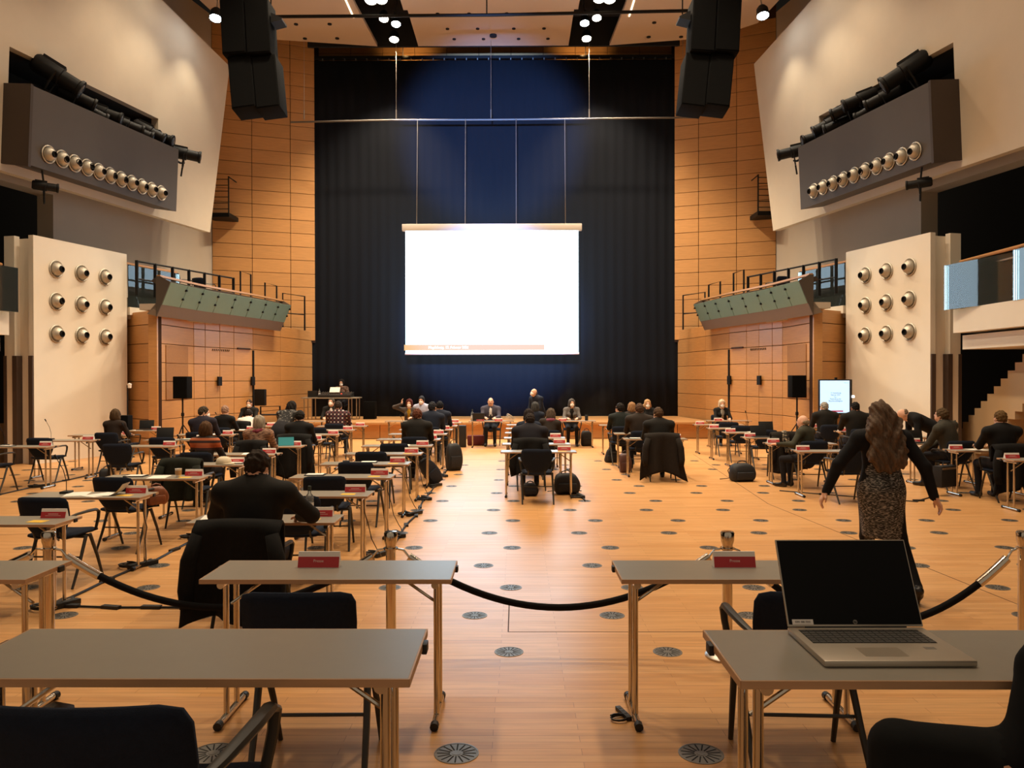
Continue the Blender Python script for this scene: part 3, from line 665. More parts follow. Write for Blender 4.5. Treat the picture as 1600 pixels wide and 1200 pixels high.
# ------------------------------------------------------------------ table, chair and desk-top builders
TH = .73
def table_meshes():
    top = MB().rbox((0, 0, TH-.011), (1.2, .4, .022), .002, 0, None, 1).mesh('tabletop', LAMIN)
    eb = MB()
    for c, d in (((0, -.201, TH-.011), (1.204, .005, .021)), ((0, .201, TH-.011), (1.204, .005, .021)), ((-.601, 0, TH-.011), (.005, .404, .021)), ((.601, 0, TH-.011), (.005, .404, .021))): eb.box(c, d)
    eb = eb.mesh('edge_band', BEECH, False)
    leg = MB().path([(0, 0, .03), (0, 0, TH-.045)], .0145, 12).mesh('leg', CHROME)
    foot = MB().path([(0, -.19, .024), (0, .19, .024)], .017, 12)
    foot.path([(0, -.20, .02), (0, -.165, .022)], .021, 10, 1); foot.path([(0, .165, .022), (0, .20, .02)], .021, 10, 1)
    foot = foot.mesh('foot', [CHROME, BLACKP])
    bar = MB().path([(0, -.15, TH-.042), (0, .15, TH-.042)], .018, 10); bar.box((0, 0, TH-.03), (.05, .12, .016)); bar = bar.mesh('crossbar', CHROME)
    strut = MB().path([(0, 0, TH-.17), (.2, 0, TH-.03)], .008, 8).mesh('strut', CHROME)
    clamp = MB().rbox((0, 0, TH-.018), (.016, .045, .03), .004).mesh('clamp', BLACKP)
    return top, eb, leg, foot, bar, strut, clamp
TM = table_meshes()
def make_table():
    t = thing('folding_table', 'grey folding table', 'table'); top, eb, leg, foot, bar, strut, clamp = TM
    link('tabletop', top, t); link('edge_band', eb, t)
    for s in (-1, 1):
        for q in (-.072, .072): link('leg', leg, t, (s*.52, q, 0))
        link('foot', foot, t, (s*.52, 0, 0)); link('crossbar', bar, t, (s*.52, 0, 0))
        link('strut', strut, t, (s*.52, 0, 0), 0 if s < 0 else math.pi); link('clamp', clamp, t, (s*.608, .09, 0))
    return t
def chair_meshes():
    m = MB(); n = 9                                    # padded seat with waterfall front
    def pad(W, D, prof, th, out):
        v = []; nu, nv = 8, 8
        for sgn in (1, -1):
            for j in range(nv+1):
                for i in range(nu+1):
                    u = -1+2*i/nu; w = -1+2*j/nv; e = max(abs(u), abs(w))
                    v.append(out(u, w, sgn*th*(1 if e < .99 else .35)))
        K = (nu+1)*(nv+1); f = []
        for j in range(nv):
            for i in range(nu):
                q = (j*(nu+1)+i, j*(nu+1)+i+1, (j+1)*(nu+1)+i+1, (j+1)*(nu+1)+i); f += [q, tuple(reversed([a+K for a in q]))]
        ring = [i for i in range(nu+1)]+[(j+1)*(nu+1)-1 for j in range(1, nv+1)]+[nv*(nu+1)+i for i in range(nu-1, -1, -1)]+[j*(nu+1) for j in range(nv-1, 0, -1)]
        f += [(a, ring[(k+1) % len(ring)], ring[(k+1) % len(ring)]+K, a+K) for k, a in enumerate(ring)]
        return MB().add(v, f)
    def corner(u, w, r=.25):
        a, b = abs(u), abs(w); s = 1.0
        if a > 1-r and b > 1-r:
            q = math.hypot(a-(1-r), b-(1-r))
            if q > 1e-6:
                mx = max(a-(1-r), b-(1-r)); k = mx/q
                return math.copysign((1-r)+(a-(1-r))*k, u), math.copysign((1-r)+(b-(1-r))*k, w)
        return u, w
    def seat(u, w, h):
        u, w = corner(u, w); return (u*.235*(1-.06*(w < 0)), .02+w*.225, .455+h+.012*abs(u)**2-.035*max(0, w-.5)**2*4*.3)
    def back(u, w, h):
        u, w = corner(u, w, .22); q = (1-w)/2              # q 0 at the top, 1 at the bottom
        half = .232 if q < .45 else .232-.10*((q-.45)/.55)**1.4
        return (u*half, -.215-.075*(1-q)+h-.045*(1-abs(u)**2)+.02*q, .47+.365*(1-q)+.006*(1-u*u)*(q < .1))
    s = pad(0, 0, 0, .026, seat).mesh('seat', FABRIC, True, 3); b = pad(0, 0, 0, .02, back).mesh('backrest', FABRIC, True, 3)
    fl_ = MB().path([(0, .06, .44), (.012, .16, .22), (.02, .24, 0)], [.017, .015, .012], 8).mesh('front_leg', CHLEG)
    rl = MB().path([(0, .0, .44), (.012, -.12, .22), (.022, -.26, 0)], [.017, .015, .012], 8).mesh('rear_leg', CHLEG)
    fr = MB().path([(-.235, .05, .43), (.235, .05, .43)], .014, 8); fr.path([(-.235, -.02, .43), (.235, -.02, .43)], .014, 8)
    for k in (-1, 1): fr.path([(k*.13, -.02, .43), (k*.13, -.19, .44), (k*.12, -.232, .52), (k*.12, -.262, .66)], .013, 8)
    fr.path([(-.245, -.08, .25), (.245, -.08, .25)], .008, 6)
    fr = fr.mesh('seat_frame', CHLEG)
    ar = MB().path([(0, -.26, .645), (.03, -.18, .665), (.045, -.02, .67), (.045, .10, .665), (.042, .155, .64), (.035, .16, .58), (.012, .15, .46)], [.014, .018, .021, .021, .018, .016, .014], 8, 0, True, .7).mesh('armrest', CHLEG)
    arm2 = ar.copy(); 
    for v in arm2.vertices: v.co.x *= -1
    arm2.flip_normals(); return s, b, fl_, rl, fr, ar, arm2
CM = chair_meshes()
def make_chair(arms=True):
    t = thing('conference_chair', 'dark chair', 'chair'); s, b, f_, r_, fr, a1, a2 = CM
    link('seat', s, t); link('backrest', b, t); link('seat_frame', fr, t)
    for k in (-1, 1):
        link('leg', f_, t, (k*.235, 0, 0), 0); link('leg', r_, t, (k*.235, 0, 0), 0)
    if arms: link('armrest', a1, t, (.225, 0, 0)); link('armrest', a2, t, (-.225, 0, 0))
    return t
# name plates
pl = MB().prism([(-.03, 0), (.03, 0), (.004, .078), (-.004, .078)], (-.105, .105), 'x').mesh('holder', CARDW, False)
def face_box(w, h, z, mat, name, y=0):
    a = math.atan2(.026, .078); r = Matrix.Rotation(-a, 3, 'X')
    return MB().box(Vector((0, -.030+z*.026/.078-.0012-y, z)), (w, .0015, h), 0, r).mesh(name, mat, False)
plr = face_box(.208, .054, .028, RED, 'red_label')
l1 = MB(); a = math.atan2(.026, .078); rr = Matrix.Rotation(-a, 3, 'X')
for w, z in ((.085, .036), (.13, .022)): l1.box(Vector((0, -.030+z/3-.003, z)), (w, .001, .0042 if z > .03 else .003), 0, rr)
l1 = l1.mesh('lettering', LETW, False)
press = text_mesh('Presse', .02, LETW)
def make_plate(txt=None):
    t = thing('name_plate', 'red name plate', 'name plate'); link('holder', pl, t); link('red_label', plr, t)
    if txt: link('lettering', press, t, (0, -.0215, .034), (R(90)-a, 0, 0))
    else: link('lettering', l1, t)
    return t
# goose-neck microphone
mb_ = MB().rbox((0, 0, .012), (.09, .12, .024), .006).mesh('base', BLACKP)
mn = MB().path([(0, 0, .02), (0, 0, .12), (-.02, -.02, .24), (-.07, -.05, .36)], .004, 6).mesh('goose_neck', BLACKM)
mh = MB().path([(-.068, -.049, .355), (-.088, -.06, .40)], [.009, .012], 8).mesh('microphone_head', BLACKM)
def make_mic():
    t = thing('desk_microphone', 'desk microphone', 'microphone'); link('base', mb_, t); link('goose_neck', mn, t); link('microphone_head', mh, t); return t
# paper sheets, slips, pads
pap = MB().box((0, 0, .0015), (.21, .297, .003)).mesh('paper_sheet', PAPER, False)
slip = MB().box((0, 0, .001), (.14, .10, .002)).mesh('yellow_slip', YELLOW, False)
padm = MB().rbox((0, 0, .006), (.24, .17, .012), .003); padm.box((0, 0, .0125), (.2, .14, .001), 1); padm = padm.mesh('tablet', [BLACKP, PAPER], False)
def bottle(loc, label, sc=1.0):
    t = thing('water_bottle', label, 'bottle', loc); t.scale = (sc,)*3
    MB().lathe([(.0001, .003), (.03, .003), (.034, .01), (.034, .16), (.03, .185), (.014, .205), (.0125, .245)], 18, caps=False).obj('glass', BOTTLE, t)
    MB().lathe([(.0001, .006), (.031, .006), (.032, .06), (.0001, .06)], 16, caps=False).obj('water', BOTTLE, t)
    MB().lathe([(.0343, .06), (.0343, .13)], 18, caps=False).obj('label', M('bottle_label', '#d5d8dc', .4), t)
    MB().lathe([(.0145, .225), (.0145, .262), (.013, .266)], 14).obj('cap', M('cap_green', '#2f3a33', .5), t); return t
def notebook(loc, rz, label, screen=None, open_deg=100, sc=.9):
    t = thing('laptop', label, 'laptop', loc, rz); t.scale = (sc,)*3
    MB().rbox((0, 0, .009), (.36, .24, .018), .004).obj('base', BLACKP, t)
    r = Matrix.Rotation(R(90-open_deg), 3, 'X')
    MB().rbox((0, 0, 0), (.36, .01, .23), .004).obj('lid', BLACKP, t, (0, .12+.115*math.sin(R(open_deg-90)), .018+.115), (R(90-open_deg), 0, 0))
    if screen: MB().box((0, -.006, 0), (.33, .002, .2)).obj('screen', screen, t, (0, .12+.115*math.sin(R(open_deg-90)), .018+.115), (R(90-open_deg), 0, 0))
    return t

# ------------------------------------------------------------------ cloth and bags
def coat(loc, rz, mat, label, w=.56, drop=.55, front=.22, seed=0, name='coat', flare=.12, lining=None):
    """a coat laid over a chair back: inside flap, fold over the top, long outer fall with folds"""
    rg = random.Random(seed); top = .86; nu, nv = 26, 22; ph = [rg.uniform(0, 6.3) for _ in range(4)]
    def P(u, v):
        if v < .18: q = v/.18; y = -.20; z = top-front*(1-q)
        elif v < .30: q = (v-.18)/.12; a = math.pi*q; y = -.255+.06*math.cos(a); z = top+.035*math.sin(a)
        else: q = (v-.30)/.70; y = -.315-.05*q; z = top-drop*q*(1+.10*math.sin(u*2.2+ph[0]))
        d = max(0, (top-z)/max(drop, .01)) if v > .24 else 0
        x = u*(w/2)*(1+flare*d)-.03*math.sin(v*5+ph[1])*d
        y += (-.045*d-.01)*math.sin(u*7+ph[2]+1.3*v)*(v > .24)+.012*math.sin(u*13+ph[3])*d - .05*(1-u*u)*(v > .2)*.6
        z -= .06*u*u*(1 if v > .24 else .3)
        return Vector((x, y, z))
    v = []; g = [[P(-1+2*i/nu, j/nv) for i in range(nu+1)] for j in range(nv+1)]
    for off in (0, 1):
        for j in range(nv+1):
            for i in range(nu+1):
                a = g[j][min(i+1, nu)]-g[j][max(i-1, 0)]; b = g[min(j+1, nv)][i]-g[max(j-1, 0)][i]; n = a.cross(b)
                n = n.normalized() if n.length > 1e-9 else Vector((0, 1, 0)); v.append(g[j][i]+n*(.012 if off else -.012))
    K = (nu+1)*(nv+1); f = []
    for j in range(nv):
        for i in range(nu):
            q = (j*(nu+1)+i, j*(nu+1)+i+1, (j+1)*(nu+1)+i+1, (j+1)*(nu+1)+i); f += [q, tuple(reversed([x+K for x in q]))]
    ring = list(range(nu+1))+[(j+1)*(nu+1)-1 for j in range(1, nv+1)]+[nv*(nu+1)+i for i in range(nu-1, -1, -1)]+[j*(nu+1) for j in range(nv-1, 0, -1)]
    f += [(x, ring[(k+1) % len(ring)], ring[(k+1) % len(ring)]+K, x+K) for k, x in enumerate(ring)]
    o = MB().add(v, f).obj(name, mat, None, loc, rz, sharp=3); tag(o, label, 'coat')
    for s in (-1, 1):                                 # sleeves hanging down the outside
        MB().path([(s*w*.42, -.33, .80), (s*w*.50, -.37, .62), (s*w*.52, -.40, .42), (s*w*.50, -.41, .30)], [.05, .06, .055, .048], 10).obj('sleeve', mat, o, sharp=3)
    return o
def soft_bag(loc, rz, size, mat, label, cat='bag', name='bag', handle=True, strap=False, taper=.85, lean=0):
    t = thing(name, label, cat, loc, rz); w, d, h = size
    m = MB(); v = []; nu, nv = 20, 10
    for j in range(nv+1):
        z = j/nv; k = (1-(1-taper)*z)*(1-.0*z); r = min(1, (math.sin(math.pi*min(1, max(.0, z*.94+.05))))**.16)
        for i in range(nu):
            a = 2*math.pi*i/nu; c, s_ = math.cos(a), math.sin(a); e = .45
            x = math.copysign(abs(c)**e, c)*w/2*k*r; y = math.copysign(abs(s_)**e, s_)*d/2*k*r
            v.append((x+.01*math.sin(5*z+a*2), y+lean*z, .004+z*h+.006*math.sin(3*a)))
    f = [(j*nu+i, j*nu+(i+1) % nu, (j+1)*nu+(i+1) % nu, (j+1)*nu+i) for j in range(nv) for i in range(nu)]
    f += [tuple(range(nu-1, -1, -1)), tuple(nv*nu+i for i in range(nu))]
    m.add(v, f).obj('body', mat, t, sharp=1.2)
    MB().rbox((0, lean*.35-d/2*.96, h*.34), (w*.66, d*.22, h*.42), min(.02, d*.1)).obj('pocket', mat, t)
    if handle: MB().path([(-w*.2, lean, h*.93), (-w*.17, lean, h*1.10), (0, lean, h*1.17), (w*.17, lean, h*1.10), (w*.2, lean, h*.93)], .009, 6).obj('handle', mat, t)
    if strap:
        for s in (-1, 1): MB().path([(s*w*.28, lean+d*.42, h*.9), (s*w*.34, lean+d*.75, h*.55), (s*w*.3, d*.55, h*.12), (s*w*.62, d*.9, .012)], .012, 6, 0, True, .5).obj('strap', mat, t)
    return t
# ------------------------------------------------------------------ bodies: one smooth surface grown from a signed distance field
class Field:
    def __init__(s, h): s.h = h; s.P = []
    def cone(s, a, b, ra, rb, mat=0, k=.03, flat=None, sub=False): s.P.append(('c', np.array(a, float), np.array(b, float), ra, rb, mat, k, flat, sub)); return s
    def ell(s, c, r, mat=0, k=.02, rot=None, sub=False):
        s.P.append(('e', np.array(c, float), np.array(r, float), np.array(rot, float) if rot is not None else np.eye(3), None, mat, k, None, sub)); return s
    def mesh(s, name, mats, smooth_iter=1):
        h = s.h; pos = [p for p in s.P if not p[8]]
        def bb(p):
            if p[0] == 'c':
                e = 1.0 if p[7] is None else max(1, p[7][1]); r = max(p[3], p[4])*e
                return np.minimum(p[1], p[2])-r, np.maximum(p[1], p[2])+r
            r = p[2].max(); return p[1]-r, p[1]+r
        lo = np.min([bb(p)[0] for p in pos], 0)-3*h; hi = np.max([bb(p)[1] for p in pos], 0)+3*h
        n = np.ceil((hi-lo)/h).astype(int)+1
        F = np.full(n, 1.0, np.float32); I = np.zeros(n, np.int8); Bd = np.full(n, 1.0, np.float32)
        ax = [lo[i]+h*np.arange(n[i]) for i in range(3)]
        for p in s.P:
            a, b = bb(p); m = p[6]+3*h
            i0 = np.clip(np.floor((a-m-lo)/h).astype(int), 0, n-1); i1 = np.clip(np.ceil((b+m-lo)/h).astype(int)+1, 1, n)
            if (i1 <= i0).any(): continue
            sl = tuple(slice(i0[i], i1[i]) for i in range(3))
            X, Y, Z = np.meshgrid(*[ax[i][sl[i]] for i in range(3)], indexing='ij')
            Q = np.stack([X, Y, Z], -1)
            if p[0] == 'c':
                ab = p[2]-p[1]; L = max(ab @ ab, 1e-9); t = np.clip(((Q-p[1]) @ ab)/L, 0, 1)
                q = Q-p[1]-t[..., None]*ab
                if p[7] is not None:
                    fd, ff = p[7]; fd = np.array(fd); c = q @ fd; q = q+(c/ff-c)[..., None]*fd
                d = np.linalg.norm(q, axis=-1)-(p[3]+(p[4]-p[3])*t)
                if p[7] is not None: d = d*min(1, p[7][1]*1.15)
            else:
                q = (Q-p[1]) @ p[3]; k0 = np.linalg.norm(q/p[2], axis=-1); k1 = np.linalg.norm(q/(p[2]**2), axis=-1)
                d = k0*(k0-1)/np.maximum(k1, 1e-6)
            d = d.astype(np.float32); f = F[sl]
            if p[8]: F[sl] = np.maximum(f, -d); continue
            k = p[6]; hh = np.maximum(k-np.abs(f-d), 0)/k; F[sl] = np.minimum(f, d)-hh*hh*k*.25
            w = d < Bd[sl]; Bd[sl] = np.where(w, d, Bd[sl]); I[sl] = np.where(w, p[5], I[sl])
        return nets(F, I, lo, h, name, mats, smooth_iter)
def nets(F, I, lo, h, name, mats, smooth_iter):
    ins = F < 0; nx, ny, nz = F.shape
    cs = np.zeros((nx-1, ny-1, nz-1), np.int8)
    for a in (0, 1):
        for b in (0, 1):
            for c in (0, 1): cs += ins[a:nx-1+a, b:ny-1+b, c:nz-1+c]
    act = np.argwhere((cs > 0) & (cs < 8)); idx = np.full(cs.shape, -1, np.int32); idx[tuple(act.T)] = np.arange(len(act))
    co = [(a, b, c) for a in (0, 1) for b in (0, 1) for c in (0, 1)]
    val = np.stack([F[act[:, 0]+a, act[:, 1]+b, act[:, 2]+c] for a, b, c in co], 1)
    acc = np.zeros((len(act), 3)); cnt = np.zeros(len(act))
    for i in range(8):
        for j in range(i+1, 8):
            if sum(abs(x-y) for x, y in zip(co[i], co[j])) != 1: continue
            m = (val[:, i] < 0) != (val[:, j] < 0); t = val[:, i]/np.where(m, val[:, i]-val[:, j], 1)
            p = np.array(co[i])+t[:, None]*(np.array(co[j])-np.array(co[i])); acc += np.where(m[:, None], p, 0); cnt += m
    V = act+acc/cnt[:, None]; quads = []
    for d in range(3):
        o1, o2 = [(1, 2), (2, 0), (0, 1)][d]
        sl0 = [slice(None)]*3; sl1 = [slice(None)]*3; sl0[d] = slice(0, -1); sl1[d] = slice(1, None)
        a, b = ins[tuple(sl0)], ins[tuple(sl1)]; e = np.argwhere(a != b)
        e = e[(e[:, o1] > 0) & (e[:, o2] > 0) & (e[:, o1] < F.shape[o1]-1) & (e[:, o2] < F.shape[o2]-1)]
        s1 = np.zeros(3, int); s1[o1] = 1; s2 = np.zeros(3, int); s2[o2] = 1
        q = np.stack([idx[tuple((e-s1-s2).T)], idx[tuple((e-s2).T)], idx[tuple(e.T)], idx[tuple((e-s1).T)]], 1)
        fl = a[tuple(e.T)]; q[~fl] = q[~fl][:, ::-1]; quads.append(q)
    Q = np.concatenate(quads); Q = Q[(Q >= 0).all(1)]
    for _ in range(smooth_iter):
        sm = np.zeros_like(V); ct = np.zeros(len(V))
        for k in range(4):
            np.add.at(sm, Q[:, k], V[Q[:, (k+1) % 4]]); np.add.at(ct, Q[:, k], 1)
        V = V*.6+.4*sm/np.maximum(ct, 1)[:, None]
    c = np.clip(np.round(V[Q].mean(1)).astype(int), 0, np.array(F.shape)-1); mi = I[tuple(c.T)]
    P = lo+V*h; me = bpy.data.meshes.new(name)
    me.vertices.add(len(P)); me.vertices.foreach_set('co', P.ravel().astype(np.float32))
    me.loops.add(Q.size); me.loops.foreach_set('vertex_index', Q.ravel().astype(np.int32))
    me.polygons.add(len(Q)); me.polygons.foreach_set('loop_start', np.arange(0, Q.size, 4, dtype=np.int32))
    for m in mats: me.materials.append(m)
    me.polygons.foreach_set('material_index', mi.astype(np.int32)); me.polygons.foreach_set('use_smooth', np.ones(len(Q), bool))
    me.update(calc_edges=True); me.validate(); return me

def tuft(me, kind):
    n = len(me.vertices); co = np.empty(n*3, np.float32); me.vertices.foreach_get('co', co); co = co.reshape(-1, 3)
    nr = np.array([v.vector[:] for v in me.vertex_normals], np.float32); x, y, z = co.T
    if kind == 'curl': d = .010*np.sin(z*34+5*np.sin(x*21))+.006*np.sin(x*75+3*np.sin(z*20))+.004*np.sin(x*150+z*90)
    elif kind in ('bob', 'long'): d = .0035*np.sin(x*120+8*np.sin(z*9))+.003*np.sin(y*95+z*14)
    else: d = .003*np.sin(x*140+5*np.sin(z*30))+.003*np.sin(z*110+y*70)+.002*np.sin(y*170)
    co += nr*d[:, None]; me.vertices.foreach_set('co', co.ravel()); me.update(); return me
def person(label, loc, rz=0, seat=True, lean=.08, side=0, head=(0, 0, 0), hands=None, feet=None, hair='short', hairc='#2a1d14', top=None, bottom=None,
           skin=SKIN, mask=False, build=1.0, fem=False, shirt=None, tie=None, vx=.0135, scale=1.0, skirt=None, scarf=None, hip=None, poles=None, glasses=False, hidden_legs=False):
    V3 = Vector; F = Field(vx)
    hz = hip if hip else (.548 if seat else .90)
    P = V3((0, 0, hz)); u = V3((math.sin(side), math.sin(lean)*math.cos(side), math.cos(lean)*math.cos(side))).normalized()
    s = (V3((1, 0, 0))-u*u.x).normalized(); fw = u.cross(s); fl = lambda k: (tuple(fw), k)
    sw = (.165 if fem else .188)*build; wz = (.115 if fem else .145)*build; hp = .155 if fem else .150
    A = lambda k, f=0, x=0: P+u*k+fw*f+s*x
    if skirt is not None:
        F.cone(A(.20), A(.0), wz*1.0, hp*1.17, 8, .03, fl(.80)); F.cone(A(.0), P+V3((0, .0, -.45)), hp*1.17, hp*.93, 8, .03, fl(1.05))
        F.ell(P+V3((0, 0, -.385-3)), (3, 3, 3), 8, .01, None, True)
    # torso
    F.cone(A(-.03), A(.06), hp*build, hp*.98*build, 2, .05, fl(.72))
    F.cone(A(.05), A(.20), hp*.97*build, wz, 1, .06, fl(.72))
    F.cone(A(.20), A(.36, .01), wz, wz*1.16, 1, .06, fl(.70))
    F.cone(A(.36, .0), A(.43, -.01), wz*1.14, wz*1.0, 1, .06, fl(.66))
    if fem:
        for k in (-1, 1): F.ell(A(.335, .085, k*.065), (.06, .055, .065), 1, .04)
    sh = {k: A(.455, -.01, k*sw) for k in (-1, 1)}
    F.cone(sh[-1], sh[1], .068*build, .068*build, 1, .06)
    nk = A(.52, .005)
    for k in (-1, 1): F.cone(A(.50, -.01, k*.05), sh[k], .048, .05*build, 1, .05)
    F.cone(A(.45), nk+u*.0, .062, .055, 1, .02)
    if shirt is not None:
        F.ell(A(.36, .095*build, 0), (.048, .045, .13), 6, .01, np.array(Matrix((s, fw, u)).transposed()))
        if tie is not None: F.cone(A(.46, .085*build), A(.24, .135*build), .014, .022, 7, .005)
    # head
    uh = (u*.55+V3((0, 0, 1))*.6).normalized() if lean < .9 else (u*.8+fw*-.1).normalized()
    hr = Euler((R(-head[0]), R(head[2]), R(head[1])), 'XYZ').to_matrix(); base = Matrix((s, fw, u)).transposed() if lean < .9 else Matrix((s, fw, u)).transposed()
    half = Matrix.Rotation(-lean*.45, 3, 'X') if lean < .9 else Matrix.Rotation(-lean, 3, 'X')
    HR = half @ hr; H = nk+uh*.125+HR @ V3((0, .022, 0)); hR = np.array(HR); G = lambda x, y, z: H+HR @ V3((x, y, z))
    F.cone(A(.47), H-uh*.05, .054, .05, 0, .025)
    F.ell(H, (.074, .095, .112), 0, .02, hR)
    F.ell(G(0, .03, -.062), (.054, .058, .05), 0, .03, hR)
    F.ell(G(0, .098, -.022), (.013, .017, .025), 0, .014, hR)
    F.ell(G(0, .088, .018), (.045, .012, .012), 0, .014, hR)
    for k in (-1, 1):
        F.ell(G(k*.077, -.005, -.01), (.010, .018, .03), 0, .01, hR)
        F.ell(G(k*.031, .083, .002), (.013, .011, .008), 4, .004, hR)
    F.cone(G(-.02, .086, -.066), G(.02, .086, -.066), .007, .007, 5, .006)
    # arms
    hands = hands if hands is not None else ((-.13, .43, .775), (.13, .43, .775)); ua, fa = .285, .255
    for i, k in enumerate((-1, 1)):
        h = hands[i]
        if h is None: h = (k*.13, .43, .775)
        w = V3(h[:3]); S0 = sh[k]; d = w-S0; L = d.length; mx = (ua+fa)*.985
        if L > mx: w = S0+d.normalized()*mx; d = w-S0; L = mx
        a = (ua*ua-fa*fa+L*L)/(2*L); hgt = math.sqrt(max(0, ua*ua-a*a))
        pole = V3(poles[i]) if poles and poles[i] else V3((k*.55, -.45, -.75))
        pd = pole-d.normalized()*pole.dot(d.normalized()); E = S0+d.normalized()*a+pd.normalized()*hgt
        F.cone(S0, E, .060*build, .049*build, 1, .03); F.cone(E, w, .049*build, .036*build, 1, .02)
        fd = (w-E).normalized(); hd = V3(h[3:6]).normalized() if len(h) > 3 else (fd*.8+V3((0, .35, -.05))).normalized() if seat else fd
        n = V3((0, 0, -1)) if abs(hd.z) < .8 else V3((-k, 0, 0)); n = (n-hd*n.dot(hd)).normalized(); t = hd.cross(n)
        if t.x*k > 0: t = -t                                      # t points to the thumb side (inwards)
        F.cone(w-fd*.01, w+hd*.03, .026, .026, 0, .015)
        F.cone(w+hd*.03, w+hd*.08, .036, .037, 0, .012, (tuple(n), .48))
        for j, (o, ln) in enumerate(((.029, .070), (.010, .082), (-.010, .078), (-.028, .060))):
            b0 = w+hd*.085+t*o; b1 = b0+(hd*.93+n*.28+t*o*1.2).normalized()*ln*.55; b2 = b1+(hd*.62+n*.78).normalized()*ln*.5
            F.cone(b0, b1, .0095, .009, 0, .005); F.cone(b1, b2, .009, .0078, 0, .004)
        b0 = w+hd*.035+t*.026; b1 = b0+(hd*.6+t*.75+n*.25).normalized()*.04; b2 = b1+(hd*.9+t*.15+n*.3).normalized()*.032
        F.cone(b0, b1, .013, .011, 0, .008); F.cone(b1, b2, .011, .009, 0, .004)
    # legs
    for i, k in enumerate((-1, 1)):
        hj = P+V3((k*.088, .01, -.01 if seat else -.03))
        if seat:
            kn = V3((k*.115, .43, hz-.045)); an = V3((k*.12, .40, .085)); toe = V3((k*.135, .56, .035)); heel = V3((k*.12, .375, .04))
            if feet: an = V3(feet[i][:3]); kn = V3(feet[i][3:6]); toe = an+V3((k*.02, .16, -.05)); heel = an+V3((0, -.025, -.045))
        else:
            an = V3((feet or ((-.11, .0, .09), (.11, .0, .09)))[i][:3]); d = an-hj; L = min(d.length, .80); an = hj+d.normalized()*L
            a = L/2; hgt = math.sqrt(max(0, .405**2-a*a)); kn = hj+d.normalized()*a+V3((0, 1, 0))*hgt
            pit = (feet[i][3] if feet and len(feet[i]) > 3 else 0); td = V3((k*.12, math.cos(pit), -math.sin(pit))).normalized(); nd = V3((0, math.sin(pit), math.cos(pit)))
            toe = an+td*.15-nd*.055; heel = an-td*.035-nd*.05
        F.cone(hj, kn, .088*(.95 if fem else 1)*build, .062, 2, .04); F.cone(kn, an, .060, .043, 2, .02)
        F.cone(heel, toe, .040, .034, 3, .02, None); F.cone(an, heel+(toe-heel)*.35, .042, .042, 3, .02)
    mats = [skin, top, bottom or M('trouser_black', '#15151a', .85), SHOE, EYE, LIP, shirt or CARDW, tie or BLACKP, skirt or top]
    o = link('person', F.mesh('person_body', mats), None, loc, rz); o.scale = (scale,)*3; tag(o, label, 'person')
    # hair
    hm = hairc if not isinstance(hairc, str) else M('hair_'+hairc[1:], hairc, .75, noise=.45, scale=60, stretch=(1, 1, .2), spec=.15, bump=.5, bscale=120)
    B = Field(max(vx*.8, .009)); B2 = lambda c, r, sub=False, k=.02: B.ell(G(*c), r, 0, k, hR, sub)
    if hair == 'short':
        B2((0, -.010, .022), (.086, .106, .108)); B2((0, .105, -.05), (.085, .085, .105), True); B2((0, .0, -.15), (.15, .15, .105), True)
    elif hair == 'bald':
        B2((0, -.016, -.006), (.083, .100, .060)); B2((0, .06, -.01), (.09, .115, .13), True); B2((0, 0, .085), (.12, .14, .06), True)
    elif hair == 'crop':
        B2((0, -.008, .012), (.080, .101, .108)); B2((0, .105, -.05), (.085, .09, .105), True); B2((0, .0, -.15), (.15, .15, .12), True)
    elif hair in ('bob', 'long', 'curl'):
        B2((0, -.014, .02), (.096, .112, .118)); B2((0, -.035, -.065), (.10, .082, .09), False, .05)
        if hair != 'bob':
            for j in range(7):
                x = -.09+.03*j; L = .42-.6*abs(x)
                if hair == 'curl':
                    pts = [G(x*(.95+.035*q)+.014*math.sin(q*1.5+j*2.1), -.07-.010*q-.004*(q > 4)+.010*math.cos(q*1.9+j*1.7), -.03-L*q/9) for q in range(10)]
                    for q in range(9): B.cone(pts[q], pts[q+1], .042-.0008*q, .041-.0012*q-(.008 if q == 8 else 0), 0, .05)
                else: B.cone(G(x, -.06, -.04), G(x*1.1, -.085, -.04-L*.55), .034, .022, 0, .03)
        B2((0, .118, -.045), (.066, .095, .115), True)
    if hair != 'none': link('hair', tuft(B.mesh('hair', [hm]), hair), o)
    if mask:
        K = Field(.008); K.ell(G(0, .048, -.052), (.060, .060, .052), 0, .01, hR); K.cone(G(0, .09, -.02), G(0, .085, -.08), .022, .028, 0, .02)
        link('face_mask', K.mesh('face_mask', [MASKM]), o)
    if scarf is not None:
        K = Field(.011); pts = [A(.50+.02*math.sin(q), .085*math.cos(q*.785)+.0, .085*math.sin(q*.785)) for q in range(9)]
        for q in range(8): K.cone(pts[q], pts[q+1], .036, .036, 0, .02)
        K.cone(A(.50, .085), A(.34, .125, .04), .035, .03, 0, .02); link('scarf', K.mesh('scarf', [scarf]), o)
    if glasses:
        m = MB()
        for k in (-1, 1): m.path([G(k*.032+.02*math.cos(a*.785), .104, .002+.017*math.sin(a*.785)) for a in range(9)], .0025, 5); m.path([G(k*.052, .102, .004), G(k*.08, .0, .008)], .0025, 5)
        m.obj('glasses', BLACKM, o)
    return o
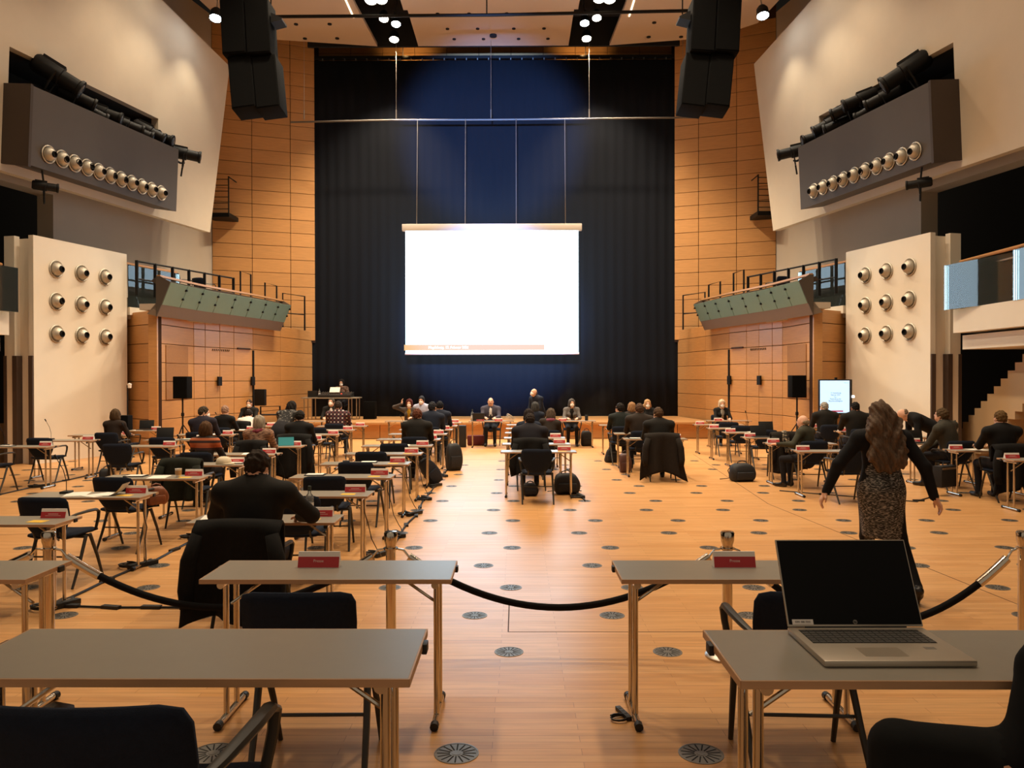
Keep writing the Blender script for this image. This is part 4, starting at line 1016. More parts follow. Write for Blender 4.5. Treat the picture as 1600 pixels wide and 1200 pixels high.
# ------------------------------------------------------------------ the hall's furniture
FILES = {'A': (-1.28, [6.47+1.46*k for k in range(11)], 'file left of the centre aisle'),
         'B': (-3.51, [6.4+1.46*k for k in range(10)], 'second file left of the aisle'),
         'C': (-5.74, [13.75, 15.2, 16.6, 18.1, 19.6], 'third file left of the aisle'),
         'D': (-7.9, [13.7, 15.1, 16.5, 18.0], 'file beside the left white tower'),
         'E': (1.15, [12.66+1.46*k for k in range(6)], 'file right of the centre aisle'),
         'F': (3.47, [15.3, 16.8, 18.3, 19.8], 'second file right of the aisle'),
         'G': (5.87, [12.66, 14.15, 15.6, 17.05, 18.5, 19.95], 'third file right of the aisle'),
         'H': (8.40, [11.3, 12.78, 14.15, 15.7, 17.3, 18.8], 'file nearest the right white tower')}
LEFTPLATE = 'GH'
table0 = make_table(); chair0 = make_chair(); plate0 = make_plate(); mic0 = make_mic(); used = set()
def put(proto, loc, rz, label, group=None):
    """the first call places the built thing itself, later calls place copies with their parts"""
    if proto.name in used: return dup(proto, loc, rz, label, group)
    used.add(proto.name); proto.location = loc; proto.rotation_euler = (0, 0, rz); proto['label'] = label
    if group: proto['group'] = group
    return proto
SIT = {}                                             # who sits where, for the chair labels
def sit(f, k, who): SIT[(f, k)] = who
sit('A', 0, 'the man in a black suit nearest the camera'); sit('A', 6, 'the man with reddish brown hair'); sit('A', 8, 'the person in a dark blue top'); sit('A', 9, 'the dark-haired person second from the stage')
sit('B', 4, 'the woman in the orange yoke sweater'); sit('B', 5, 'the grey-haired woman in a patterned cardigan'); sit('B', 6, 'the dark-haired person with a coat behind'); sit('B', 9, 'the man in the plaid shirt')
sit('C', 2, 'the man in a navy jacket'); sit('C', 3, 'the person with a red hair band'); sit('C', 4, 'the bent person in a white shirt'); sit('D', 2, 'the woman in a brown top')
sit('E', 1, 'the broad person in a dark coat'); sit('E', 2, 'the dark-haired person in the middle'); sit('E', 3, 'the brown-haired person with a pink scarf'); sit('E', 5, 'the grey-haired person nearest the stage')
sit('F', 0, 'the man with a long dark coat behind'); sit('F', 1, 'the brown-haired man in a dark brown suit'); sit('F', 2, 'the man in a dark green suit'); sit('F', 3, 'the blond person')
sit('G', 1, 'the bald man in an olive waistcoat'); sit('H', 1, 'the man in a black sweater'); sit('H', 2, 'the man in a grey suit'); sit('H', 4, 'the man with black hair by the display'); sit('H', 5, 'the grey-haired man by the display')
SEATX = {('A', 0): -1.18, ('B', 4): -3.85, ('B', 5): -3.53, ('B', 6): -3.24, ('B', 9): -3.51, ('C', 2): -5.58, ('D', 2): -7.35, ('A', 6): -1.06, ('A', 8): -1.12, ('A', 9): -1.06,
         ('E', 1): 1.03, ('E', 2): 1.03, ('E', 3): 1.45, ('E', 5): 1.25, ('F', 0): 3.46, ('F', 1): 3.33, ('F', 2): 3.13, ('F', 3): 3.6, ('G', 1): 5.8, ('H', 1): 8.3, ('H', 2): 8.26, ('H', 4): 7.96, ('H', 5): 7.9}
WITHMIC = {('A', 1), ('A', 3), ('B', 1), ('B', 3), ('D', 0), ('D', 1), ('D', 3), ('C', 0), ('C', 3), ('F', 2), ('G', 4), ('G', 5), ('H', 3), ('H', 2), ('A', 7)}
NOCHAIR = {('H', 3), ('B', 7)}
def seat_xy(f, k):
    xc, Y, _ = FILES[f]; return SEATX.get((f, k), xc+(.05 if k % 2 else -.04)), Y[k]-(.52 if (f, k) == ('A', 0) else .40)
for f, (xc, Y, ph) in FILES.items():
    for k, y in enumerate(Y):
        o = ORD[k]; j = random.uniform(-.012, .012)
        put(table0, (xc, y+.2, 0), j, f'grey topped folding table, {o} from the camera in the {ph}', 'folding tables in rows')
        if (f, k) not in NOCHAIR:
            x, ys = seat_xy(f, k); who = SIT.get((f, k))
            put(chair0, (x, ys, 0), random.uniform(-.12, .12) if not who else 0,
                f'dark chair under {who}' if who else f'empty dark blue armchair, {o} from the camera in the {ph}', 'conference chairs in rows')
        px = xc+(-.44 if f in LEFTPLATE else .42)
        put(plate0, (px, y+.31, TH), j, f'red name plate on the {o} table from the camera, {ph}', 'red name plates')
        if (f, k) in WITHMIC:
            put(mic0, (xc+(-.30 if f in 'ABCD' else .35), y+.30, TH), random.uniform(-.3, .3), f'black goose-neck microphone on the {o} table from the camera, {ph}', 'desk microphones')
# yellow slips, papers, tablets
def sheet(mesh, name, f, k, dx, dy, rz, label, cat, z=0):
    xc, Y, ph = FILES[f]; o = link(name, mesh, None, (xc+dx, Y[k]+.2+dy, TH+z), rz); tag(o, label, cat)
for f, ks in (('A', range(5)), ('B', range(4)), ('E', (0,))):
    for k in ks: sheet(slip, 'yellow_slip', f, k, .38, -.06, .06*k-.1, f'yellow slip on the {ORD[k]} table from the camera, {FILES[f][2]}', 'paper')
for f, k, dx, dy, rz in (('A', 0, -.45, .02, .2), ('A', 1, -.45, .08, .1), ('B', 1, -.15, .03, .3), ('B', 1, .12, -.02, -.5), ('B', 2, .05, -.02, .15), ('B', 4, .15, 0, .2), ('B', 5, -.1, .02, 0), ('A', 5, .1, .02, .1),
                         ('A', 6, .2, .05, .1), ('A', 7, .2, 0, .1), ('C', 2, .1, 0, .2), ('C', 3, .2, .0, 1.2), ('D', 3, .1, 0, .1), ('F', 2, -.3, .02, .1), ('G', 3, .05, .03, .1), ('G', 4, .1, .05, 1.5), ('H', 1, -.15, .02, .2), ('H', 2, .1, .0, 1.4), ('E', 2, -.35, .0, .1), ('E', 3, -.35, .0, .1), ('E', 4, -.35, .0, .2), ('F', 0, -.1, .05, .4)):
    side = 'left' if dx < 0 else 'right'
    sheet(pap, 'paper_sheet', f, k, dx, dy, rz, f'paper at {side} on the {ORD[k]} table from camera, {FILES[f][2]}', 'paper', 0)
for f, k, dx, dy in (('A', 3, .02, .09), ('A', 2, -.36, .09), ('B', 2, -.26, .05), ('B', 3, .42, .06), ('D', 0, -.2, .0), ('C', 1, .2, 0), ('H', 3, .0, .0), ('F', 0, -.38, -.02)):
    sheet(padm, 'tablet_folder', f, k, dx, dy, .05, f'dark folder on the {ORD[k]} table from the camera, {FILES[f][2]}', 'folder')
# curled brochure on the second left table
m = MB(); n = 10; v = []
for i in range(n+1):
    q = i/n; v += [(-.13+.26*q, -.1, .006+.11*max(0, q-.45)**2*3.3), (-.11+.26*q, .1, .006+.11*max(0, q-.45)**2*3.3)]
m.add(v, [(2*i, 2*i+1, 2*i+3, 2*i+2) for i in range(n)]); K = len(v); m.add([(a, b, c-.004) for a, b, c in v], [(2*i+2, 2*i+3, 2*i+1, 2*i) for i in range(n)])
tag(m.obj('brochure', PAPER, None, (-3.29, 8.05, TH), .2), 'open white brochure curling up beside the red name plate, left foreground', 'brochure')
# raised platform rows
for (x, y, z, l) in ((-.11, 3.81, Z1, 'grey folding table with a red plate, left one behind the rope'), (1.91, 3.81, Z1, 'grey folding table with a red plate, behind the silver laptop'), (-2.15, 3.81, Z1, 'grey folding table cut by the left picture edge, behind the rope'),
                     (-.065, 2.01, Z2, 'grey folding table in the left foreground, empty top'), (1.97, 2.0, Z2, 'grey folding table in the right foreground carrying the silver laptop')):
    put(table0, (x, y+.2, z), 0, l)
for (x, y, z, r, l) in ((-.08, 3.49, Z1, .02, 'dark chair pushed under the left table behind the foreground table'), (2.01, 3.49, Z1, -.05, 'dark chair behind the silver laptop'), (-.08, 1.89, Z2, .0, 'large dark chair back at the bottom left corner')):
    o = put(chair0, (x, y, z), r, l)
    if y == 3.49 and x < 0:
        for c in list(o.children):
            if c.name.startswith('armrest'): bpy.data.objects.remove(c)
pp = make_plate('Presse')
for x, l in ((-.2, 'dark red plate lettered Presse on the left table behind the rope'), (1.91, 'dark red plate lettered Presse on the table behind the laptop')): put(pp, (x, 4.07, Z1+TH), 0, l)

# silver laptop
t = thing('laptop', 'open silver laptop with a dark screen on the right foreground table', 'laptop', (1.81, 2.23, Z2+TH), .005)
MB().rbox((0, 0, .010), (.40, .285, .017), .005, 0, None, 2).obj('base', LAPS, t)
MB().box((-.005, .055, .0188), (.345, .118, .0006)).obj('keyboard_well', M('key_well', '#201d1a', .7), t)
kb = MB()
for r in range(6):
    for c in range(17): kb.box((-.168+.0204*c, .103-.0192*r, .0196), (.0168, .0158 if r else .009, .0018))
tag(kb.obj('keys', LAPK, t, smooth=False), kind='stuff')
MB().box((-.02, -.075, .0187), (.115, .07, .0004)).obj('touchpad', M('touchpad', '#a89c8b', .3, .3), t)
MB().box((.125, -.045, .0188), (.03, .018, .0004)).obj('sticker', M('sticker_grey', '#777066', .4), t)
th = R(27); q = (-th, 0, 0)
def lid(x, w, y=0): # w along the lid from the hinge
    return (x, .138+w*math.sin(th)+y*math.cos(th), .020+w*math.cos(th)-y*math.sin(th))
MB().rbox((0, 0, 0), (.40, .007, .262), .003).obj('lid', LAPS, t, lid(0, .131), q)
MB().box((0, 0, 0), (.392, .001, .252)).obj('screen', LAPB, t, lid(0, .132, -.0042), q)
MB().path([(-.15, .14, .017), (.15, .14, .017)], .007).obj('hinge', BLACKP, t)
lg = MB().lathe([(.0065, 0), (.0065, .0006), (.0001, .0006)], 20, caps=False); lg = lg.obj('maker_emblem', M('emblem_grey', '#77736c', .3, .6), t, lid(0, .013, -.005), (R(90)-th, 0, 0))
link('lettering', text_mesh('hp', .0085, LAPB), lg, (0, -.0003, .0012))
st = MB().box((0, 0, 0), (.062, .0006, .015)).obj('white_sticker', CARDW, t, lid(-.155, .013, -.005), q)
link('lettering', text_mesh('0391 500 7332', .0075, BLACKP), st, (0, -.0009, 0), (R(90), 0, 0))

# presidium in front of the stage
PRES = [(-6.8, 'far left'), (-4.45, 'second from the left'), (-2.2, 'third from the left'), (.1, 'in the centre'), (2.35, 'third from the right'), (4.5, 'second from the right'), (6.6, 'far right')]
for x, w in PRES:
    put(table0, (x, 22.0, 0), math.pi, f'grey folding table of the front row facing the hall, {w}', 'front row tables')
    put(chair0, (x, 22.72, 0), math.pi, f'dark chair of the front row facing the hall, {w}', 'front row chairs')
    put(plate0, (x+.38 if x < 0 else x-.3, 21.9, TH), 0, f'red name plate on the front row table facing the hall, {w}', 'red name plates')
put(plate0, (.30, 21.88, TH), 0, 'second red name plate before the bald man on the centre front table')
notebook((-.25, 22.0, TH), math.pi, 'open black laptop before the bald man on the centre front table')
bottle((-.42, 21.95, TH), 'clear water bottle beside the black laptop on the centre front table', 1.2)
bottle((-.94, 6.72, TH), 'clear water bottle beside the red plate, near the man in black', 1.0)
for x, y, z, rz, l in ((.62, 22.1, TH+.04, .3, 'bundle of papers propped at the right end of the centre front table'),):
    m = MB()
    for k in range(4): m.box((.01*k, 0, .03*k), (.24, .18, .004), 0, Matrix.Rotation(.25+.1*k, 3, 'Y'))
    tag(m.obj('paper_bundle', PAPER, None, (x, y, z), rz), l, 'papers')
for x, y, l, c in ((-.15, 15.45, 'dark blue ring binder', '#1b2233'),): pass
MB().lathe([(.04, 0), (.045, .02), (.045, .14), (.04, .15)], 12).obj('thermos_jug', BLACKP, None, (2.72, 22.05, TH)); tag(bpy.data.objects['thermos_jug'], 'black jug on the front table beside the woman in a grey sweater', 'jug')
# cup and cap, teal folder, teal laptop
c = MB().lathe([(.028, 0), (.038, .10), (.040, .102), (.036, .1), (.027, .004), (.0001, .004)], 20, caps=False).obj('paper_cup', CARDW, None, (-3.22, 9.48, TH)); tag(c, 'white paper cup on the third table, second file left of the aisle', 'cup')
MB().lathe([(.041, .03), (.044, .08)], 20, caps=False).obj('sleeve', M('cup_sleeve', '#b98f62', .8), c, (0, 0, 0)); bpy.data.objects['sleeve'].scale = (.86, .86, 1)
m = MB().lathe([(.10, 0), (.105, .03), (.09, .075), (.05, .10), (.0001, .106)], 18, caps=False); m.prism([(.09+.09*math.sin(a*.35), .08*math.cos(a*.35)) for a in range(10)], (.004, .016), 'z')
tag(m.obj('cap', M('cap_cream', '#cfc0a5', .9), None, (-3.22, 10.95, TH), -.6), 'cream cap lying on the fourth table, second file left of the aisle', 'cap')
t = thing('teal_folder', 'teal blue folder standing open on the table of the grey-haired woman', 'folder', (-3.22, 13.92, TH), .3)
MB().box((0, 0, .075), (.26, .012, .15), 0, Matrix.Rotation(-.35, 3, 'X')).obj('front_cover', M('teal_card', '#2f8f9c', .45), t); MB().box((0, .07, .07), (.26, .012, .15), 0, Matrix.Rotation(.3, 3, 'X')).obj('back_cover', MATS['teal_card'], t)
notebook((3.1, 18.5, TH), 0, 'black laptop with a teal screen before the man in a green suit', M('teal_screen', (.10, .45, .55), .4, emit=.6))
notebook((8.0, 14.35, TH), .2, 'black laptop on the table of the man in the grey suit')
for f, k, dx, l in (('D', 3, .2, 'left tower woman'), ('C', 1, -.3, ''), ('G', 2, -.25, ''), ('G', 3, .35, '')):
    xc, Y, ph = FILES[f]; notebook((xc+dx, Y[k]+.22, TH), .1, f'black laptop on the {ORD[k]} table from the camera, {ph}')
MB().rbox((0, 0, .17), (.26, .24, .34), .02).obj('monitor_box', SPK, None, (-8.15, 18.2, TH)); tag(bpy.data.objects['monitor_box'], 'small black box loudspeaker on the last table beside the left tower', 'loudspeaker')
t = thing('lamp_stand', 'thin black stand with a white lamp head behind the left tower', 'stand', (-8.62, 19.3, 0))
MB().path([(0, 0, .02), (0, 0, 1.75)], .018, 6).obj('pole', BLACKM, t); MB().lathe([(.04, 0), (.05, .1), (.0001, .12)], 10).obj('lamp_head', CARDW, t, (.05, 0, 1.68)); MB().lathe([(.16, 0), (.15, .02), (.0001, .03)], 14).obj('base', BLACKM, t)

# mixing desk on the stage
t = thing('mixing_table', 'long table with a sound mixing desk on the left of the stage', 'table', (-5.45, 27.0, .52))
MB().rbox((0, 0, .73), (1.9, .7, .04), .004).obj('tabletop', LAMIN, t)
for x in (-.88, -.62, .62, .88):
    for y in (-.25, .25): MB().path([(x, y, 0), (x, y, .72)], .018, 8).obj('leg', STEEL, t)
mx = thing('mixing_desk', 'black sound mixing desk before the masked technician', 'mixing desk', (-5.3, 26.95, 1.27))
MB().prism([(-.3, 0), (.3, 0), (.3, .17), (-.3, .07)], (-.55, .55), 'x').obj('body', BLACKP, mx, smooth=False)
km = MB().lathe([(.012, 0), (.012, .03), (.0001, .03)], 8, caps=False).mesh('knob', STEEL)
for i in range(14):
    for j in range(3): link('knob', km, mx, (-.48+.074*i, -.15+.17*j, .10+.028*j))
MB().box((.2, -.1, .12), (.03, .02, .02)).obj('red_light', M('red_led', (1, .05, .02), .4, emit=3), mx)
tag(MB().box((0, 0, 0), (.34, .01, .22), 0, Matrix.Rotation(-.7, 3, 'X')).obj('paper_sheet', PAPER, None, (-5.35, 27.0, 1.52)), 'bright white paper sheet on the mixing desk', 'paper')
notebook((-6.1, 27.0, 1.27), math.pi+.2, 'black laptop at the left end of the mixing table')
tag(MB().rbox((0, 0, .3), (.4, .4, .6), .02).obj('equipment_case', SPK, None, (-4.2, 27.2, .52)), 'black equipment case on the stage right of the mixing table', 'case')
bottle((-5.85, 26.9, 1.27), 'bottle on the mixing table left of the technician', 1.1)
put(chair0, (-5.3, 27.85, .52), math.pi, 'dark chair of the technician behind the mixing desk')

# balcony chairs
for sx, side in ((-1, 'left'), (1, 'right')):
    for (x, y), w in zip(((9.25, 22.0), (8.83, 22.95), (8.56, 24.0)), ('nearest the tower', 'in the middle', 'nearest the stage')):
        put(chair0, (sx*x, y, 4.06), sx*.45, f'dark chair on the {side} balcony, {w}', 'balcony chairs')

# ------------------------------------------------------------------ barrier ropes
def stanchion(x, y, label):
    t = thing('barrier_post', label, 'barrier post', (x, y, 0))
    MB().lathe([(.15, 0), (.15, .012), (.13, .03), (.06, .05), (.045, .075), (.0001, .08)], 28).obj('base', STEEL, t)
    MB().lathe([(.034, .06), (.034, .755)], 20).obj('post', CHROME, t)
    MB().lathe([(.036, .755), (.036, .765), (.044, .79), (.047, .845), (.040, .855), (.020, .858), (.0001, .858)], 20).obj('cup', CHROME, t)
    MB().lathe([(.036, .735), (.05, .735), (.05, .745), (.036, .745)], 20, caps=False).obj('ring', CHROME, t)
PX = [-4.75, -2.40, -.055, 2.24, 4.25]; PY = 5.45
for x, w in zip(PX[1:], ('left chrome rope post beside the left edge', 'middle chrome rope post behind the left Presse plate', 'right chrome rope post behind the right Presse plate', 'chrome rope post cut by the right picture edge')): stanchion(x, PY, w)
for (a, b), low, w in zip(zip(PX, PX[1:]), (.44, .335, .335, .22), ('black velvet rope leaving the picture on the left', 'black velvet rope between the left and middle posts', 'black velvet rope sagging across the centre aisle', 'black velvet rope behind the laptop, rising to the right edge')):
    t = thing('barrier_rope', w, 'rope', ((a+b)/2, PY, 0)); xa, xb = a-(a+b)/2+.05, b-(a+b)/2-.05; zt = .735
    def cz(q): return low+(zt-low)*(2*q-1)**2
    pts = [(xa+(xb-xa)*q/30, 0, cz(q/30)) for q in range(31)]
    MB().path(pts[3:-3], .024, 12).obj('rope', ROPE, t)
    for s in (0, 1):
        e = pts[1:5] if s == 0 else pts[-5:-1]; MB().path(e, .029, 12).obj('ferrule', CHROME, t)
        e = pts[0:2] if s == 0 else pts[-2:]; MB().path([e[0], (Vector(e[0])+Vector(e[1]))/2+Vector((0, 0, .02)), e[1]], .008, 6).obj('hook', CHROME, t)

# ------------------------------------------------------------------ cables on the floor
def cable(pts, label, r=.011, tape=0, name='floor_cable'):
    n = len(pts); dense = []
    for i in range(n-1):
        a, b = Vector(pts[i]), Vector(pts[i+1]); k = max(2, int((b-a).length/.12))
        for j in range(k): q = j/k; dense.append(a.lerp(b, q)+Vector((.018*math.sin(7*(i+q)+i), .012*math.cos(9*(i+q)), 0)))
    dense.append(Vector(pts[-1])); t = thing(name, label, 'cable', dense[0])
    MB().path([p-dense[0] for p in dense], r, 6).obj('cable', CABLE, t)
    if tape:
        tm = MB().box((0, 0, .012), (.05, .16, .028)).mesh('tape', BLACKP, False)
        for k in range(tape):
            p = dense[int((k+.5)/tape*(len(dense)-1))]; link('tape', tm, t, (p.x-dense[0].x, p.y-dense[0].y, -.011), random.uniform(-.3, .3)+math.atan2((Vector(pts[-1])-Vector(pts[0])).x, (Vector(pts[-1])-Vector(pts[0])).y)*-1)
    return t
cable([(-.62, 8.6, .011), (-.60, 11, .011), (-.66, 14, .011), (-.60, 20, .011)], 'black cable run with tape along the tables left of the aisle', .014, 16)
cable([(-3.1, 6.5, .011), (-2.98, 8.2, .011), (-2.95, 10.5, .011), (-2.9, 14, .011)], 'black cable run with tape along the second file left of the aisle', .012, 11)
cable([(-7.7, 11.8, .011), (-7.62, 15, .011), (-7.6, 18, .011)], 'black cable run along the tables at the left tower', .012, 7)
cable([(-3.05, 6.62, .011), (-1.6, 6.55, .011)], 'black cable crossing the floor behind the left rope', .009, 4)
cable([(1.85, 12.3, .011), (1.8, 13, .011), (1.85, 14.4, .011), (1.85, 17, .011)], 'black cable beside the first table right of the aisle', .011, 5)
cable([(-1.0, 3.0, Z1+.01), (-1.05, 3.3, Z1+.01), (-.98, 3.5, Z1+.01), (-.95, 3.62, Z1+.01)], 'short black cable on the floor under the left foreground table', .008, 1)
cable([(5.2, 13.4, .011), (6.2, 12.7, .011), (6.9, 12.2, .011), (7.6, 13, .011)], 'thin black cable between the tables on the right', .009, 2)
def strip(x, y, rz, label, z=0):
    t = thing('power_strip', label, 'power strip', (x, y, z), rz)
    MB().rbox((0, 0, .025), (.06, .32, .045), .006).obj('body', BLACKP, t)
    sm = MB().lathe([(.019, 0), (.019, .003), (.0001, .003)], 10, caps=False).mesh('socket', M('socket_grey', '#3a3835', .6))
    for k in range(4): link('socket', sm, t, (0, -.11+.07*k, .047))
    MB().path([(-.08+.10*math.cos(a*.6)-.02*a/20, -.1+.075*math.sin(a*.6), .012+.0012*a) for a in range(26)], .008, 5).obj('cable_coil', CABLE, t)
    return t
for k in range(1, 7): strip(-.62, FILES['A'][1][k]+.25+(.4 if k == 1 else 0), .5*(-1)**k, f'black power strip with coiled cable beside the {ORD[k]} table left of the aisle')
for k in range(0, 4): strip(-2.98, FILES['B'][1][k]+.2, -.5, f'black power strip with coiled cable at the {ORD[k]} table, second file left of the aisle')
strip(-7.55, 14.0, -.6, 'black power strip with coiled cable at the first table by the left tower'); strip(1.82, 12.75, .2, 'black power strip hanging heap at the first table right of the aisle'); strip(1.34, 4.0, .3, 'black coiled plug on the floor under the table behind the laptop', Z1).scale = (.45,)*3
for k in (1, 2, 3, 4):
    y = FILES['A'][1][k]; t = cable([(-.76, y+.2, .68), (-.72, y+.2, .4), (-.62, y+.28, .12), (-.62, y+.45, .03)], f'thin black cable dropping from the {ORD[k]} table left of the aisle', .005, 0, 'hanging_cable')
for k in (1,):
    y = FILES['B'][1][k]; cable([(-2.98, y+.2, .68), (-2.95, y+.2, .4), (-2.9, y+.1, .05)], 'thin black cable dropping from the second table, second file left of the aisle', .005, 0, 'hanging_cable')

# ------------------------------------------------------------------ coats and bags
CB = M('coat_black', '#131211', .95, noise=.2, scale=30, bump=.2, bscale=300, spec=.2); CG = M('coat_dark_green', '#1d1f17', .95, noise=.2, scale=30, spec=.2); CN = M('coat_brown_black', '#1f1a16', .95, noise=.2, scale=30, spec=.2)
def coat_at(f, k, mat, label, **kw): x, y = seat_xy(f, k); return coat((x, y, 0), 0, mat, label, **kw)
coat_at('A', 0, CB, 'long black coat over the chair of the man in black, nearest the camera', w=.62, drop=.68, seed=2, flare=.28)
coat_at('B', 3, CG, 'dark green coat over the fourth chair, second file left of the aisle', w=.52, drop=.45, seed=3, flare=.35)
coat_at('B', 6, CB, 'long black coat over the chair behind the dark-haired person, second file left', w=.62, drop=.70, seed=4, flare=.2)
coat_at('B', 5, CB, 'black coat over the chair of the grey-haired woman', w=.5, drop=.4, seed=14, flare=.1)
coat_at('E', 1, CB, 'black fringed coat over the chair of the broad person in the middle', w=.58, drop=.5, seed=5)
coat_at('F', 0, CN, 'large brown black coat reaching the floor on the right middle chair', w=.64, drop=.74, seed=6, flare=.35)
cg = coat_at('G', 2, CN, 'dark coat over the chair with a patterned scarf, right of the middle', w=.58, drop=.66, seed=7, flare=.25)
KNIT = pattern_mat('scarf_pattern', 'knit', ('#1e1a16', '#1e1a16', '#b7a58c'))
t = coat((seat_xy('G', 2)[0]-.05, seat_xy('G', 2)[1]-.045, .02), 0, KNIT, 'black and cream patterned scarf over the dark coat on the right', w=.10, drop=.33, front=.1, seed=8, name='scarf', flare=.1)
for c in list(t.children): bpy.data.objects.remove(c)
t['category'] = 'scarf'
coat_at('H', 1, CB, 'black coat over the chair of the man in a black sweater', w=.62, drop=.62, seed=9, flare=.2)
coat_at('C', 4, CB, 'black jacket over the chair of the person in white', w=.5, drop=.4, seed=10)
BAGB = M('bag_black', '#14151a', .7, noise=.2, scale=40, bump=.2, bscale=200); BAGN = M('bag_navy', '#1b2230', .75, noise=.2, scale=40); BAGR = M('bag_brown', '#4a2a22', .55, noise=.2, scale=20); BAGT = M('bag_tan', '#7a4526', .5, noise=.2, scale=20)
soft_bag((-.50, 16.5, 0), .5, (.36, .24, .55), BAGB, 'black backpack standing upright at the aisle, nearer the stage', 'backpack', 'backpack', True, True)
b = soft_bag((-.62, 14.3, .04), .9, (.30, .20, .52), BAGN, 'dark backpack leaning over at the aisle beside the tables', 'backpack', 'backpack', True, True); b.rotation_euler = (.1, -.62, .5)
soft_bag((1.62, 13.15, 0), .1, (.46, .24, .33), BAGB, 'black briefcase under the first table right of the aisle', 'bag', 'briefcase', True, True)
soft_bag((1.02, 12.95, 0), .1, (.26, .2, .2), BAGB, 'small dark bag behind the empty chair right of the aisle', 'bag', 'small_bag')
soft_bag((2.95, 18.05, 0), .2, (.42, .18, .30), BAGB, 'black bag with pointed flap on the floor before the dark green suit', 'bag', 'shoulder_bag', True, False, .55)
soft_bag((2.98, 16.1, 0), .1, (.26, .16, .38), BAGR, 'brown leather bag under the tables right of the middle', 'bag', 'handbag')
soft_bag((4.95, 14.75, 0), .2, (.5, .3, .32), BAGB, 'black bag with a round pattern on the floor left of the patterned scarf', 'bag', 'travel_bag', True, True)
soft_bag((-3.27, 9.0, .482), .6, (.26, .16, .20), BAGT, 'tan brown handbag on the empty chair, left foreground', 'handbag', 'handbag', True)
soft_bag((-6.5, 14.2, 0), .6, (.3, .2, .3), BAGB, 'dark bag on the floor near the left tower tables', 'bag', 'shoulder_bag', True, True)
soft_bag((-5.05, 18.0, 0), .1, (.4, .22, .35), BAGB, 'black bag on the floor under the left loudspeaker tables', 'bag', 'shoulder_bag', True, True)
soft_bag((2.75, 22.4, 0), .2, (.36, .2, .42), BAGB, 'black backpack under the front table of the woman in grey', 'backpack', 'backpack', True, False)
cs = thing('document_case', 'black document case held low by the man in the grey suit', 'case', (7.72, 12.95, .14), .5)
MB().rbox((0, 0, .17), (.42, .16, .34), .012).obj('body', BAGB, cs); MB().path([(-.07, 0, .34), (-.06, 0, .38), (.06, 0, .38), (.07, 0, .34)], .01, 6).obj('handle', BLACKP, cs); MB().box((0, -.085, .30), (.40, .006, .03)).obj('clasp_strip', STEEL, cs)
MB().rbox((0, 0, .3), (.30, .2, .60), .02).obj('trolley_case', BLACKP, None, (-.75, 22.1, 0)); tag(bpy.data.objects['trolley_case'], 'black bin box on the floor left of the centre front table', 'case')
MB().rbox((0, 0, .15), (.5, .2, .28), .04).obj('red_bag', M('dark_red_cloth', '#5a1f22', .9), None, (-.35, 22.6, 0)); tag(bpy.data.objects['red_bag'], 'dark red bag on the floor behind the centre front table', 'bag')
# ------------------------------------------------------------------ people
G = lambda n, c, r=.85, nz=.12: M(n, c, r, noise=nz, scale=18, spec=.25)
SUIT = G('suit_black', '#191714'); SUITB = G('suit_brown_black', '#2a221c'); SUITG = G('suit_dark_green', '#1c211f'); NAVY = G('jacket_navy', '#23202b'); GREYS = G('suit_grey', '#3b3830'); BLK = G('sweater_black', '#121111'); BLUE = G('top_dark_blue', '#1a2130')
SLATE = G('suit_slate', '#454351'); WSH = G('shirt_white', '#d9d2cb', .8, .04); LBL = G('shirt_light_blue', '#a9adc4', .8, .04); GRY = G('sweater_grey', '#67625f'); YEL = G('blouse_mustard', '#9a7417'); OLV = G('waistcoat_olive', '#37362a'); BRN = G('top_dark_brown', '#2b211b'); DGR = G('cardigan_grey', '#4b4340')
JEAN = G('jeans_dark', '#1c222d'); TRO = G('trousers_black', '#16151a')
ORAN = pattern_mat('yoke_sweater', 'stripes', ('#15120f', '#15120f', '#3b1d1a', '#a5512c', '#b0603a', '#3a2420', '#a85a34', '#1d1612'))
PLAID = pattern_mat('plaid_shirt', 'plaid', ('#4a1e24', '#1b1319', '#c9b2ac')); KNITC = pattern_mat('cardigan_pattern', 'knit', ('#4a352b', '#8a6650', '#9a7a62')); FLECK = pattern_mat('flecked_dress', 'fleck', ('#101011', '#45423f', '#a09a92'))
BLKPAT = pattern_mat('jacket_dotted', 'knit', ('#100f10', '#131213', '#141314', '#8f8a84'))
def seated(f, k, label, dy=0, **kw):
    x, y = seat_xy(f, k); return person(label, (x, y+dy, 0), kw.pop('rz', 0), **kw)
# backs towards the camera
seated('A', 0, 'broad man in a black suit seen from behind, nearest the camera on the left', lean=.20, build=1.2, top=SUIT, bottom=TRO, hairc='#2b2119', vx=.011, scale=1.04, head=(8, -14, 0), hands=((-.20, .46, .765), (.24, .44, .765)), poles=((-1, -.2, -.5), (1, -.2, -.5)))
seated('B', 4, 'woman with a brown bob in an orange and black yoke sweater', lean=.16, fem=True, top=ORAN, bottom=TRO, hair='bob', hairc='#4a331f', head=(-12, 10, 0), scale=.96)
seated('B', 5, 'grey-haired woman in a brown patterned cardigan with a wine scarf', lean=.2, fem=True, build=1.12, top=KNITC, bottom=TRO, hair='bob', hairc='#8d8272', scarf=G('scarf_wine', '#6b2a35'), head=(-14, -10, 0), scale=.98)
seated('B', 6, 'dark-haired person seated before a black coat, second file left', lean=.18, top=BLK, bottom=TRO, hair='short', hairc='#1d1814', build=1.05)
seated('B', 9, 'man in a red and black plaid shirt seen from behind', lean=.22, top=PLAID, bottom=JEAN, hairc='#2f2620', build=1.12, scale=1.04)
